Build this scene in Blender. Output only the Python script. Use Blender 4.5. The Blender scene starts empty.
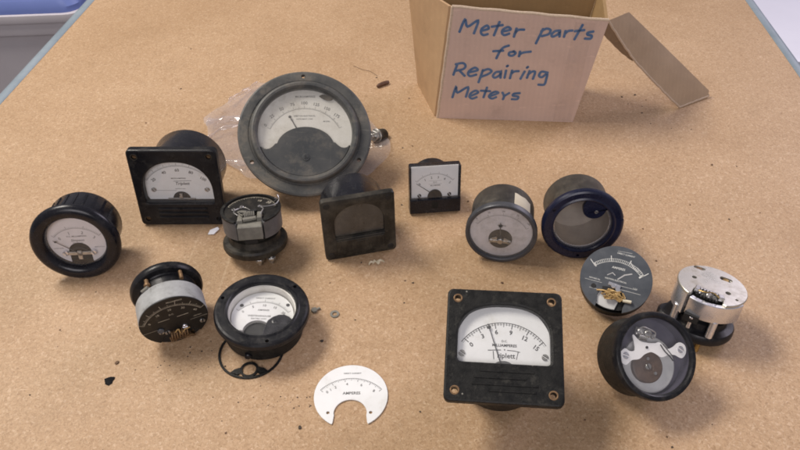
import bpy, bmesh, math, random
from mathutils import Vector, Matrix
from mathutils import noise as mnoise
from math import sin, cos, pi, exp, radians as R_
random.seed(7)
S = 0.001                                   # everything below is measured in millimetres
sc = bpy.context.scene
COL = sc.collection

# ------------------------------------------------------------------ materials
def N(nt, t, **kw):
    n = nt.nodes.new(t)
    for k, v in kw.items():
        if k in n.inputs.keys(): n.inputs[k].default_value = v
        else: setattr(n, k, v)
    return n
def rgba(c): return (c[0], c[1], c[2], 1.0)
def pm(name, c1, c2=None, scale=120.0, rough=0.5, rough2=None, metal=0.0, bump=0.0, bscale=None, spec=0.5, lo=0.35, hi=0.7, detail=6.0,
       dust=None, dscale=60.0, dlo=0.5, dhi=0.8, speck=None, scratch=None):
    """base colour mottled between c1 and c2, roughness varied the same way, optional settled dust"""
    m = bpy.data.materials.new(name); m.use_nodes = True; nt = m.node_tree; nt.nodes.clear()
    out = N(nt, 'ShaderNodeOutputMaterial'); p = N(nt, 'ShaderNodeBsdfPrincipled')
    nt.links.new(p.outputs[0], out.inputs[0])
    tc = N(nt, 'ShaderNodeTexCoord')
    no = N(nt, 'ShaderNodeTexNoise', Scale=scale, Detail=detail, Roughness=0.65)
    nt.links.new(tc.outputs['Object'], no.inputs['Vector'])
    mr = N(nt, 'ShaderNodeMapRange'); mr.inputs['From Min'].default_value = lo; mr.inputs['From Max'].default_value = hi
    nt.links.new(no.outputs['Fac'], mr.inputs['Value'])
    mx = N(nt, 'ShaderNodeMix', data_type='RGBA')
    mx.inputs[6].default_value = rgba(c1); mx.inputs[7].default_value = rgba(c2 or c1)
    nt.links.new(mr.outputs[0], mx.inputs[0])
    col = mx.outputs[2]
    r2 = N(nt, 'ShaderNodeMapRange'); r2.inputs['To Min'].default_value = rough; r2.inputs['To Max'].default_value = rough if rough2 is None else rough2
    nt.links.new(mr.outputs[0], r2.inputs['Value'])
    rsock = r2.outputs[0]
    if dust:
        dn = N(nt, 'ShaderNodeTexNoise', Scale=dscale, Detail=9.0, Roughness=0.75)
        nt.links.new(tc.outputs['Object'], dn.inputs['Vector'])
        dm = N(nt, 'ShaderNodeMapRange'); dm.inputs['From Min'].default_value = dlo; dm.inputs['From Max'].default_value = dhi
        nt.links.new(dn.outputs['Fac'], dm.inputs['Value'])
        dx = N(nt, 'ShaderNodeMix', data_type='RGBA'); dx.inputs[7].default_value = rgba(dust)
        nt.links.new(dm.outputs[0], dx.inputs[0]); nt.links.new(col, dx.inputs[6]); col = dx.outputs[2]
        rx = N(nt, 'ShaderNodeMix', data_type='FLOAT'); rx.inputs[3].default_value = 0.85
        nt.links.new(dm.outputs[0], rx.inputs[0]); nt.links.new(rsock, rx.inputs[2]); rsock = rx.outputs[0]
    if scratch:                              # fine rubbed streaks running in two directions
        for sc_, rot in (((900, 60, 300), .5), ((70, 800, 300), .2)):
            mp = N(nt, 'ShaderNodeMapping'); mp.inputs['Scale'].default_value = sc_; mp.inputs['Rotation'].default_value = (rot, .3, rot)
            nt.links.new(tc.outputs['Object'], mp.inputs['Vector'])
            sn = N(nt, 'ShaderNodeTexNoise', Scale=1.0, Detail=3.0); nt.links.new(mp.outputs[0], sn.inputs['Vector'])
            sm = N(nt, 'ShaderNodeMapRange'); sm.inputs['From Min'].default_value = .64; sm.inputs['From Max'].default_value = .80; sm.inputs['To Max'].default_value = .6
            nt.links.new(sn.outputs['Fac'], sm.inputs['Value'])
            sx = N(nt, 'ShaderNodeMix', data_type='RGBA'); sx.inputs[7].default_value = rgba(scratch)
            nt.links.new(sm.outputs[0], sx.inputs[0]); nt.links.new(col, sx.inputs[6]); col = sx.outputs[2]
    if speck:                                # sparse small specks of paint and dirt
        vn = N(nt, 'ShaderNodeTexVoronoi', Scale=210.0); nt.links.new(tc.outputs['Object'], vn.inputs['Vector'])
        ss = N(nt, 'ShaderNodeSeparateColor'); nt.links.new(vn.outputs['Color'], ss.inputs[0])
        k1 = N(nt, 'ShaderNodeMath', operation='LESS_THAN'); k1.inputs[1].default_value = .07; nt.links.new(ss.outputs[0], k1.inputs[0])
        k2 = N(nt, 'ShaderNodeMath', operation='LESS_THAN'); k2.inputs[1].default_value = .10; nt.links.new(vn.outputs['Distance'], k2.inputs[0])
        k3 = N(nt, 'ShaderNodeMath', operation='MULTIPLY'); nt.links.new(k1.outputs[0], k3.inputs[0]); nt.links.new(k2.outputs[0], k3.inputs[1])
        kx = N(nt, 'ShaderNodeMix', data_type='RGBA'); kx.inputs[7].default_value = rgba(speck)
        nt.links.new(k3.outputs[0], kx.inputs[0]); nt.links.new(col, kx.inputs[6]); col = kx.outputs[2]
    nt.links.new(col, p.inputs['Base Color']); nt.links.new(rsock, p.inputs['Roughness'])
    p.inputs['Metallic'].default_value = metal; p.inputs['Specular IOR Level'].default_value = spec
    if bump:
        bn = N(nt, 'ShaderNodeTexNoise', Scale=bscale or scale * 4, Detail=4.0)
        nt.links.new(tc.outputs['Object'], bn.inputs['Vector'])
        b = N(nt, 'ShaderNodeBump', Strength=bump, Distance=0.0006)
        nt.links.new(bn.outputs['Fac'], b.inputs['Height']); nt.links.new(b.outputs[0], p.inputs['Normal'])
    return m

def clear(name, tint=(1, 1, 1), gloss=0.12, rough=0.03, haze=0.0, haze_col=(.7, .7, .7), bump=0.0, bscale=60, hscale=90, streak=0.0):
    """thin clear sheet: mostly see-through, reflects by Fresnel, optionally hazed with dust or a painted reflection"""
    m = bpy.data.materials.new(name); m.use_nodes = True; nt = m.node_tree; nt.nodes.clear()
    out = N(nt, 'ShaderNodeOutputMaterial')
    tr = N(nt, 'ShaderNodeBsdfTransparent', Color=rgba(tint)); gl = N(nt, 'ShaderNodeBsdfGlossy', Roughness=rough)
    lw = N(nt, 'ShaderNodeLayerWeight', Blend=0.5)      # Schlick: the same from either side of the sheet
    pw = N(nt, 'ShaderNodeMath', operation='POWER'); pw.inputs[1].default_value = 5.0; nt.links.new(lw.outputs['Facing'], pw.inputs[0])
    ad = N(nt, 'ShaderNodeMath', operation='MULTIPLY_ADD'); ad.inputs[1].default_value = .8; ad.inputs[2].default_value = gloss
    nt.links.new(pw.outputs[0], ad.inputs[0])
    mx = N(nt, 'ShaderNodeMixShader'); nt.links.new(ad.outputs[0], mx.inputs[0])
    nt.links.new(tr.outputs[0], mx.inputs[1]); nt.links.new(gl.outputs[0], mx.inputs[2])
    last = mx.outputs[0]
    tc = N(nt, 'ShaderNodeTexCoord')
    if bump:
        bn = N(nt, 'ShaderNodeTexNoise', Scale=bscale, Detail=5.0); nt.links.new(tc.outputs['Object'], bn.inputs['Vector'])
        b = N(nt, 'ShaderNodeBump', Strength=bump, Distance=0.004)
        nt.links.new(bn.outputs['Fac'], b.inputs['Height']); nt.links.new(b.outputs[0], gl.inputs['Normal']); nt.links.new(b.outputs[0], lw.inputs['Normal'])
    if haze:
        df = N(nt, 'ShaderNodeBsdfDiffuse', Color=rgba(haze_col))
        hn = N(nt, 'ShaderNodeTexNoise', Scale=hscale, Detail=8.0, Roughness=0.7); nt.links.new(tc.outputs['Object'], hn.inputs['Vector'])
        hm = N(nt, 'ShaderNodeMapRange'); hm.inputs['From Min'].default_value = 0.3; hm.inputs['From Max'].default_value = 0.75
        hm.inputs['To Min'].default_value = haze * 0.35; hm.inputs['To Max'].default_value = min(1, haze * 1.5)
        nt.links.new(hn.outputs['Fac'], hm.inputs['Value'])
        m2 = N(nt, 'ShaderNodeMixShader'); nt.links.new(hm.outputs[0], m2.inputs[0])
        nt.links.new(last, m2.inputs[1]); nt.links.new(df.outputs[0], m2.inputs[2]); last = m2.outputs[0]
    nt.links.new(last, out.inputs[0])
    return m

def particle_board():
    m = bpy.data.materials.new('pressed_board'); m.use_nodes = True; nt = m.node_tree; nt.nodes.clear()
    L = nt.links.new
    out = N(nt, 'ShaderNodeOutputMaterial'); p = N(nt, 'ShaderNodeBsdfPrincipled'); L(p.outputs[0], out.inputs[0])
    tc = N(nt, 'ShaderNodeTexCoord')
    wob = N(nt, 'ShaderNodeTexNoise', Scale=300.0, Detail=2.0); L(tc.outputs['Object'], wob.inputs['Vector'])
    sub = N(nt, 'ShaderNodeVectorMath', operation='MULTIPLY_ADD'); sub.inputs[1].default_value = (.004,) * 3
    L(wob.outputs['Color'], sub.inputs[0]); L(tc.outputs['Object'], sub.inputs[2])
    v1 = N(nt, 'ShaderNodeTexVoronoi', Scale=760.0); L(sub.outputs[0], v1.inputs['Vector'])
    v2 = N(nt, 'ShaderNodeTexVoronoi', Scale=1500.0); L(sub.outputs[0], v2.inputs['Vector'])
    n1 = N(nt, 'ShaderNodeTexNoise', Scale=11.0, Detail=6.0, Roughness=.6); L(tc.outputs['Object'], n1.inputs['Vector'])
    s1 = N(nt, 'ShaderNodeSeparateColor'); L(v1.outputs['Color'], s1.inputs[0])
    s2 = N(nt, 'ShaderNodeSeparateColor'); L(v2.outputs['Color'], s2.inputs[0])
    r1 = N(nt, 'ShaderNodeValToRGB'); e = r1.color_ramp.elements
    e[0].position = 0.0; e[0].color = (.372, .240, .131, 1); e[1].position = 1.0; e[1].color = (.545, .390, .255, 1)
    for pos, c in ((.10, (.426, .279, .160)), (.45, (.452, .302, .177)), (.85, (.478, .326, .196))):
        x = r1.color_ramp.elements.new(pos); x.color = rgba(c)
    L(s1.outputs[0], r1.inputs[0])
    r2 = N(nt, 'ShaderNodeValToRGB'); e = r2.color_ramp.elements
    e[0].position = 0.0; e[0].color = (.80, .775, .74, 1); e[1].position = 1.0; e[1].color = (1.11, 1.11, 1.11, 1)
    x = r2.color_ramp.elements.new(.25); x.color = (.95, .94, .92, 1)
    x = r2.color_ramp.elements.new(.8); x.color = (1.05, 1.05, 1.05, 1)
    L(s2.outputs[1], r2.inputs[0])
    mx = N(nt, 'ShaderNodeMix', data_type='RGBA', blend_type='MULTIPLY'); mx.inputs[0].default_value = 1.0
    L(r1.outputs[0], mx.inputs[6]); L(r2.outputs[0], mx.inputs[7])
    r3 = N(nt, 'ShaderNodeValToRGB'); e = r3.color_ramp.elements
    e[0].position = .3; e[0].color = (.90, .875, .84, 1); e[1].position = .7; e[1].color = (1.05, 1.06, 1.08, 1)
    L(n1.outputs['Fac'], r3.inputs[0])
    m2 = N(nt, 'ShaderNodeMix', data_type='RGBA', blend_type='MULTIPLY'); m2.inputs[0].default_value = 1.0
    L(mx.outputs[2], m2.inputs[6]); L(r3.outputs[0], m2.inputs[7])
    # sparse dark flecks of bark
    v3 = N(nt, 'ShaderNodeTexVoronoi', Scale=95.0); L(sub.outputs[0], v3.inputs['Vector'])
    s3 = N(nt, 'ShaderNodeSeparateColor'); L(v3.outputs['Color'], s3.inputs[0])
    a = N(nt, 'ShaderNodeMath', operation='LESS_THAN'); a.inputs[1].default_value = .06; L(s3.outputs[2], a.inputs[0])
    b = N(nt, 'ShaderNodeMath', operation='LESS_THAN'); b.inputs[1].default_value = .13; L(v3.outputs['Distance'], b.inputs[0])
    ab = N(nt, 'ShaderNodeMath', operation='MULTIPLY'); L(a.outputs[0], ab.inputs[0]); L(b.outputs[0], ab.inputs[1])
    ac = N(nt, 'ShaderNodeMath', operation='MULTIPLY'); ac.inputs[1].default_value = .55; L(ab.outputs[0], ac.inputs[0])
    m3 = N(nt, 'ShaderNodeMix', data_type='RGBA'); m3.inputs[7].default_value = (.13, .07, .035, 1)
    L(ac.outputs[0], m3.inputs[0]); L(m2.outputs[2], m3.inputs[6])
    # scuffs and grime in broad soft patches
    n4 = N(nt, 'ShaderNodeTexNoise', Scale=30.0, Detail=10.0, Roughness=.8); L(tc.outputs['Object'], n4.inputs['Vector'])
    r4 = N(nt, 'ShaderNodeMapRange'); r4.inputs['From Min'].default_value = .54; r4.inputs['From Max'].default_value = .8; r4.inputs['To Max'].default_value = .45
    L(n4.outputs['Fac'], r4.inputs['Value'])
    m4 = N(nt, 'ShaderNodeMix', data_type='RGBA'); m4.inputs[7].default_value = (.24, .15, .075, 1)
    L(r4.outputs[0], m4.inputs[0]); L(m3.outputs[2], m4.inputs[6])
    # broad fading and a few pale rubbed streaks
    n5 = N(nt, 'ShaderNodeTexNoise', Scale=3.2, Detail=3.0); L(tc.outputs['Object'], n5.inputs['Vector'])
    r5 = N(nt, 'ShaderNodeValToRGB'); e = r5.color_ramp.elements
    e[0].position = .35; e[0].color = (.93, .915, .89, 1); e[1].position = .65; e[1].color = (1.04, 1.045, 1.06, 1); L(n5.outputs['Fac'], r5.inputs[0])
    m5 = N(nt, 'ShaderNodeMix', data_type='RGBA', blend_type='MULTIPLY'); m5.inputs[0].default_value = 1.0
    L(m4.outputs[2], m5.inputs[6]); L(r5.outputs[0], m5.inputs[7]); last = m5.outputs[2]
    for sc_, rot in (((6, 190, 1), .55), ((150, 5, 1), .25), ((5, 230, 1), -.5)):
        mp = N(nt, 'ShaderNodeMapping'); mp.inputs['Scale'].default_value = sc_; mp.inputs['Rotation'].default_value = (0, 0, rot); L(tc.outputs['Object'], mp.inputs['Vector'])
        sn = N(nt, 'ShaderNodeTexNoise', Scale=1.0, Detail=4.0); L(mp.outputs[0], sn.inputs['Vector'])
        sm = N(nt, 'ShaderNodeMapRange'); sm.inputs['From Min'].default_value = .70; sm.inputs['From Max'].default_value = .84; sm.inputs['To Max'].default_value = .5; L(sn.outputs['Fac'], sm.inputs['Value'])
        mm = N(nt, 'ShaderNodeMix', data_type='RGBA'); mm.inputs[7].default_value = (.66, .52, .36, 1); L(sm.outputs[0], mm.inputs[0]); L(last, mm.inputs[6]); last = mm.outputs[2]
    L(last, p.inputs['Base Color'])
    p.inputs['Roughness'].default_value = .55; p.inputs['Specular IOR Level'].default_value = .35
    bp = N(nt, 'ShaderNodeBump', Strength=.25, Distance=.0004); L(v1.outputs['Distance'], bp.inputs['Height']); L(bp.outputs[0], p.inputs['Normal'])
    return m

def cardboard(name, c1, c2, flute=True):
    m = pm(name, c1, c2, scale=28, rough=.8, bump=.35, bscale=140, spec=.2, dust=tuple(c * .72 for c in c2), dscale=30, dlo=.56, dhi=.9, scratch=tuple(min(1, c * 1.25) for c in c1))
    nt = m.node_tree; p = [n for n in nt.nodes if n.type == 'BSDF_PRINCIPLED'][0]
    src = p.inputs['Base Color'].links[0].from_socket
    tc = N(nt, 'ShaderNodeTexCoord'); w = N(nt, 'ShaderNodeTexWave', Scale=75.0, Distortion=.6, bands_direction='X')
    nt.links.new(tc.outputs['Object'], w.inputs['Vector'])
    r = N(nt, 'ShaderNodeMapRange'); r.inputs['To Min'].default_value = .982; r.inputs['To Max'].default_value = 1.01
    nt.links.new(w.outputs['Fac'], r.inputs['Value'])
    x = N(nt, 'ShaderNodeMix', data_type='RGBA', blend_type='MULTIPLY'); x.inputs[0].default_value = 1.0
    cb = N(nt, 'ShaderNodeCombineColor')
    for i in range(3): nt.links.new(r.outputs[0], cb.inputs[i])
    nt.links.new(src, x.inputs[6]); nt.links.new(cb.outputs[0], x.inputs[7]); nt.links.new(x.outputs[2], p.inputs['Base Color'])
    return m

M = dict(
    board=particle_board(),
    trim=pm('grey_edging', (.20, .25, .29), (.26, .31, .35), scale=30, rough=.4, rough2=.55),
    leg=pm('dark_steel', (.03, .03, .035), rough=.5),
    black=pm('black_bakelite', (.009, .009, .011), (.015, .015, .017), scale=90, rough=.26, rough2=.45, spec=.24, dust=(.07, .064, .055), dscale=130, dlo=.52, dhi=.9, bump=.08, bscale=900, scratch=(.06, .058, .055)),
    blackgloss=pm('glossy_black_bakelite', (.006, .006, .009), (.015, .015, .020), scale=60, rough=.18, rough2=.36, spec=.34, dust=(.05, .047, .042), dscale=150, dlo=.56, dhi=.95, scratch=(.05, .05, .055)),
    blackmatt=pm('crackle_black', (.010, .010, .010), (.018, .0175, .016), scale=220, rough=.36, rough2=.6, spec=.2, dust=(.075, .07, .058), dscale=200, dlo=.54, dhi=.88, bump=.35, bscale=1400, speck=(.22, .21, .18)),
    worn=pm('worn_grey_bakelite', (.050, .052, .052), (.115, .110, .098), scale=38, rough=.40, rough2=.6, spec=.35, dust=(.24, .20, .15), dscale=45, dlo=.50, dhi=.85, bump=.15, bscale=700, scratch=(.17, .16, .14)),
    worndark=pm('worn_dark_face', (.045, .048, .050), (.080, .079, .075), scale=38, rough=.46, rough2=.62, spec=.3, dust=(.19, .165, .13), dscale=60, dlo=.52, dhi=.9, bump=.12, bscale=700, scratch=(.12, .115, .10)),
    pewter=pm('dull_grey_rim', (.050, .052, .060), (.095, .096, .104), scale=60, rough=.35, rough2=.5, metal=.3, dust=(.14, .13, .12), dscale=90, dlo=.5, dhi=.85),
    olive=pm('dusty_bakelite', (.013, .012, .010), (.034, .030, .024), scale=70, rough=.36, rough2=.58, spec=.3, dust=(.095, .08, .058), dscale=75, dlo=.46, dhi=.8, bump=.18, bscale=800, scratch=(.09, .075, .05)),
    brownface=pm('grimy_window', (.048, .043, .036), (.078, .070, .060), scale=60, rough=.24, rough2=.5, dust=(.16, .135, .10), dscale=110, dlo=.5, dhi=.85),
    blue=pm('blue_black_bakelite', (.007, .009, .025), (.012, .015, .042), scale=40, rough=.22, rough2=.38, spec=.4, dust=(.06, .06, .07), dscale=150, dlo=.56, dhi=1.0, scratch=(.04, .045, .07)),
    brownbarrel=pm('worn_brown_barrel', (.022, .021, .019), (.085, .074, .060), scale=36, rough=.42, rough2=.65, spec=.35, dust=(.16, .135, .10), dscale=55, dlo=.50, dhi=.85, scratch=(.11, .10, .085)),
    inside=pm('lit_case_inside', (.36, .335, .315), (.50, .465, .435), scale=50, rough=.55, rough2=.7),  # pale wall colour carries the light inside the empty case
    chip=pm('chip_black', (.004, .004, .005), (.010, .009, .010), scale=200, rough=.7, spec=.15),
    dark=pm('dark_inside', (.006, .006, .006), (.014, .013, .012), scale=80, rough=.6),
    white=pm('white_dial', (.78, .785, .775), (.72, .725, .715), scale=60, rough=.55, dust=(.52, .49, .41), dscale=70, dlo=.55, dhi=.92),
    aged=pm('aged_dial', (.74, .72, .67), (.62, .59, .53), scale=45, rough=.55, dust=(.30, .26, .19), dscale=40, dlo=.52, dhi=.88),
    pinkwhite=pm('off_white_dial', (.68, .65, .66), (.60, .57, .57), scale=60, rough=.5),
    silverdial=pm('silvered_dial', (.68, .66, .70), (.55, .53, .555), scale=50, rough=.42, rough2=.55, metal=.0, dust=(.24, .22, .20), dscale=65, dlo=.46, dhi=.82),
    blackdial=pm('black_dial', (.010, .009, .008), (.022, .020, .017), scale=90, rough=.35, rough2=.55, spec=.3, dust=(.08, .065, .045), dscale=110, dlo=.54, dhi=.88),
    sheendial=pm('sheen_dial', (.060, .067, .078), (.095, .103, .116), scale=60, rough=.34, rough2=.5, dust=(.19, .19, .19), dscale=70, dlo=.56, dhi=.9),  # black dial; the window sheen is put into its blue-grey colour
    ink=pm('black_ink', (.030, .030, .032), (.09, .09, .09), scale=900, rough=.6),
    faint=pm('faded_ink', (.10, .098, .095), (.22, .215, .21), scale=700, rough=.6),
    faint2=pm('very_faded_ink', (.36, .35, .34), (.50, .49, .48), scale=500, rough=.6),
    inkwhite=pm('white_print', (.72, .72, .68), (.45, .45, .42), scale=500, rough=.6),
    inkcream=pm('cream_print', (.46, .42, .33), (.26, .23, .18), scale=500, rough=.6),
    inkblue=pm('marker_ink', (.060, .130, .260), (.115, .185, .315), scale=160, rough=.65),
    inkgreen=pm('green_print', (.03, .13, .085), (.06, .20, .13), scale=160, rough=.65),
    steel=pm('dull_steel', (.55, .54, .52), (.33, .32, .30), scale=160, rough=.28, rough2=.5, metal=.9),
    bright=pm('bright_steel', (.86, .86, .90), (.70, .70, .74), scale=70, rough=.20, rough2=.36, metal=.85),
    cream=pm('cream_plate', (.66, .64, .57), (.48, .46, .40), scale=45, rough=.26, rough2=.44, metal=.8, dust=(.20, .16, .10), dscale=60, dlo=.48, dhi=.85, scratch=(.85, .84, .8)),
    greypaint=pm('grey_ring', (.40, .41, .41), (.27, .275, .27), scale=80, rough=.55, rough2=.7, dust=(.09, .08, .065), dscale=75, dlo=.53, dhi=.74, bump=.15, bscale=700),
    greyring=pm('dull_grey_ring', (.15, .15, .155), (.09, .088, .086), scale=70, rough=.45, rough2=.6, metal=.3),
    bridge=pm('dull_bridge', (.235, .225, .19), (.15, .142, .12), scale=130, rough=.5, rough2=.65, metal=.2, bump=.2, bscale=900),
    brass=pm('tarnished_brass', (.42, .29, .11), (.20, .13, .05), scale=200, rough=.38, rough2=.6, metal=.85),
    rust=pm('rusty_brass', (.24, .145, .07), (.11, .062, .03), scale=260, rough=.5, rough2=.7, metal=.5),
    copper=pm('copper_wire', (.50, .27, .13), (.28, .14, .07), scale=300, rough=.35, rough2=.5, metal=.8),
    straw=pm('pale_wire', (.62, .44, .20), (.36, .22, .08), scale=300, rough=.42, metal=.35),
    ivory=pm('ivory_sleeve', (.72, .66, .50), rough=.5),
    coil=pm('brown_coil', (.13, .085, .06), (.075, .048, .034), scale=220, rough=.4, rough2=.55),
    whitemetal=pm('white_bridge', (.93, .92, .90), (.86, .85, .83), scale=70, rough=.4),
    greydisc=pm('grey_disc', (.62, .62, .61), (.50, .50, .49), scale=55, rough=.5),
    purple=pm('violet_black_inside', (.075, .07, .10), (.115, .105, .145), scale=40, rough=.35),
    glass=clear('meter_glass', gloss=.06, rough=.02, haze=.045, haze_col=(.75, .74, .72), hscale=140),
    glassdusty=clear('dusty_glass', tint=(.97, .97, .96), gloss=.06, rough=.05, haze=.15, haze_col=(.55, .52, .46)),
    glasshaze=clear('reflection_haze_glass', gloss=.07, rough=.03, haze=.045, haze_col=(.85, .84, .88), hscale=45),  # pale reflection on the glass, painted as a diffuse haze
    glassgrime=clear('grimy_glass', tint=(.92, .89, .85), gloss=.05, rough=.08, haze=.10, haze_col=(.40, .35, .31)),
    plastic=clear('clear_plastic', tint=(.985, .985, .99), gloss=.05, rough=.05, haze=.02, haze_col=(.8, .8, .82)),
    bag=clear('thin_bag', tint=(.955, .945, .95), gloss=.09, rough=.055, haze=.17, haze_col=(.78, .73, .74), bump=.45, bscale=45, hscale=25),
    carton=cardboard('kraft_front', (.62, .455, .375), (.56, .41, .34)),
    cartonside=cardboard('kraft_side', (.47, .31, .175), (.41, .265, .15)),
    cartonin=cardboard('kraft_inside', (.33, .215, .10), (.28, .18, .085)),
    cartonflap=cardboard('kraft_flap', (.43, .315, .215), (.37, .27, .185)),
    cartonshade=cardboard('kraft_shade', (.25, .165, .10), (.20, .13, .078)),  # darker kraft for the lip, with the shade put into its colour
    cartonedge=pm('kraft_edge', (.56, .44, .33), (.42, .32, .23), scale=600, rough=.85),
    tape=clear('packing_tape', tint=(.99, .98, .97), gloss=.05, rough=.25, haze=.10, haze_col=(.80, .72, .70)),
    label=pm('old_paper_label', (.60, .54, .42), (.50, .44, .33), scale=70, rough=.75),
    paper=pm('white_scrap', (.78, .78, .80), rough=.7),
    shaving=pm('pale_shaving', (.62, .54, .38), (.5, .42, .28), scale=200, rough=.7),
    woodchip=pm('brown_splinter', (.115, .055, .03), (.07, .032, .018), scale=200, rough=.6),
    grit=pm('dark_grit', (.035, .028, .022), (.10, .07, .045), scale=90, rough=.8),
    gritpale=pm('brown_grit', (.17, .10, .055), (.10, .06, .035), scale=90, rough=.8),
    tub=pm('grey_plastic_tub', (.72, .68, .71), (.66, .62, .65), scale=6, rough=.4, bump=.05),
    lid=pm('blue_plastic_lid', (.16, .22, .52), (.19, .25, .58), scale=6, rough=.4),
    tubwhite=pm('white_plastic_tub', (.80, .80, .88), (.76, .76, .84), scale=5, rough=.45),
    floor=pm('dark_floor', (.10, .085, .075), (.14, .12, .105), scale=6, rough=.7),
)

# ------------------------------------------------------------------ mesh builder
def rrect(w, h, r, n=8, cx=0, cy=0):
    p = []
    for i, (sx, sy) in enumerate(((1, 1), (-1, 1), (-1, -1), (1, -1))):
        for k in range(n + 1):
            a = pi / 2 * (i + k / n); p.append((cx + sx * (w - r) + r * cos(a), cy + sy * (h - r) + r * sin(a)))
    return p
def circle(r, n=96, cx=0, cy=0, a0=0): return [(cx + r * cos(a0 + 2 * pi * k / n), cy + r * sin(a0 + 2 * pi * k / n)) for k in range(n)]
def arch(a, yb, ys, b, rc=1.2, n=64, power=2.0):
    """flat-bottomed window with straight sides up to ys and a half-ellipse of height b on top"""
    p = []
    for k in range(n + 1):
        t = pi * k / n; c, s_ = cos(t), sin(t)
        p.append((a * math.copysign(abs(c) ** (2 / power), c), ys + b * abs(s_) ** (2 / power)))
    for k in range(6): t = pi + pi / 2 * k / 5; p.append((-a + rc + rc * cos(t), yb + rc + rc * sin(t)))
    for k in range(6): t = 1.5 * pi + pi / 2 * k / 5; p.append((a - rc + rc * cos(t), yb + rc + rc * sin(t)))
    return p
def raypoly(c, ang, poly):
    d = (cos(ang), sin(ang)); best = 0
    for i in range(len(poly)):
        x1, y1 = poly[i][0] - c[0], poly[i][1] - c[1]; x2, y2 = poly[(i + 1) % len(poly)][0] - c[0], poly[(i + 1) % len(poly)][1] - c[1]
        ex, ey = x2 - x1, y2 - y1; den = d[0] * ey - d[1] * ex
        if abs(den) < 1e-12: continue
        t = (x1 * ey - y1 * ex) / den; u = (x1 * d[1] - y1 * d[0]) / den
        if t > 0 and -1e-6 <= u <= 1 + 1e-6: best = max(best, t)
    return (c[0] + d[0] * best, c[1] + d[1] * best)
def resample(c, poly, n=256): return [raypoly(c, 2 * pi * k / n, poly) for k in range(n)]
def grow(poly, d):
    n = len(poly); out = []
    for i in range(n):
        a, b = Vector(poly[i - 1]), Vector(poly[(i + 1) % n]); t = (b - a)
        if t.length < 1e-9: out.append(poly[i]); continue
        t.normalize(); out.append((poly[i][0] + t.y * d, poly[i][1] - t.x * d))
    return out

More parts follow.
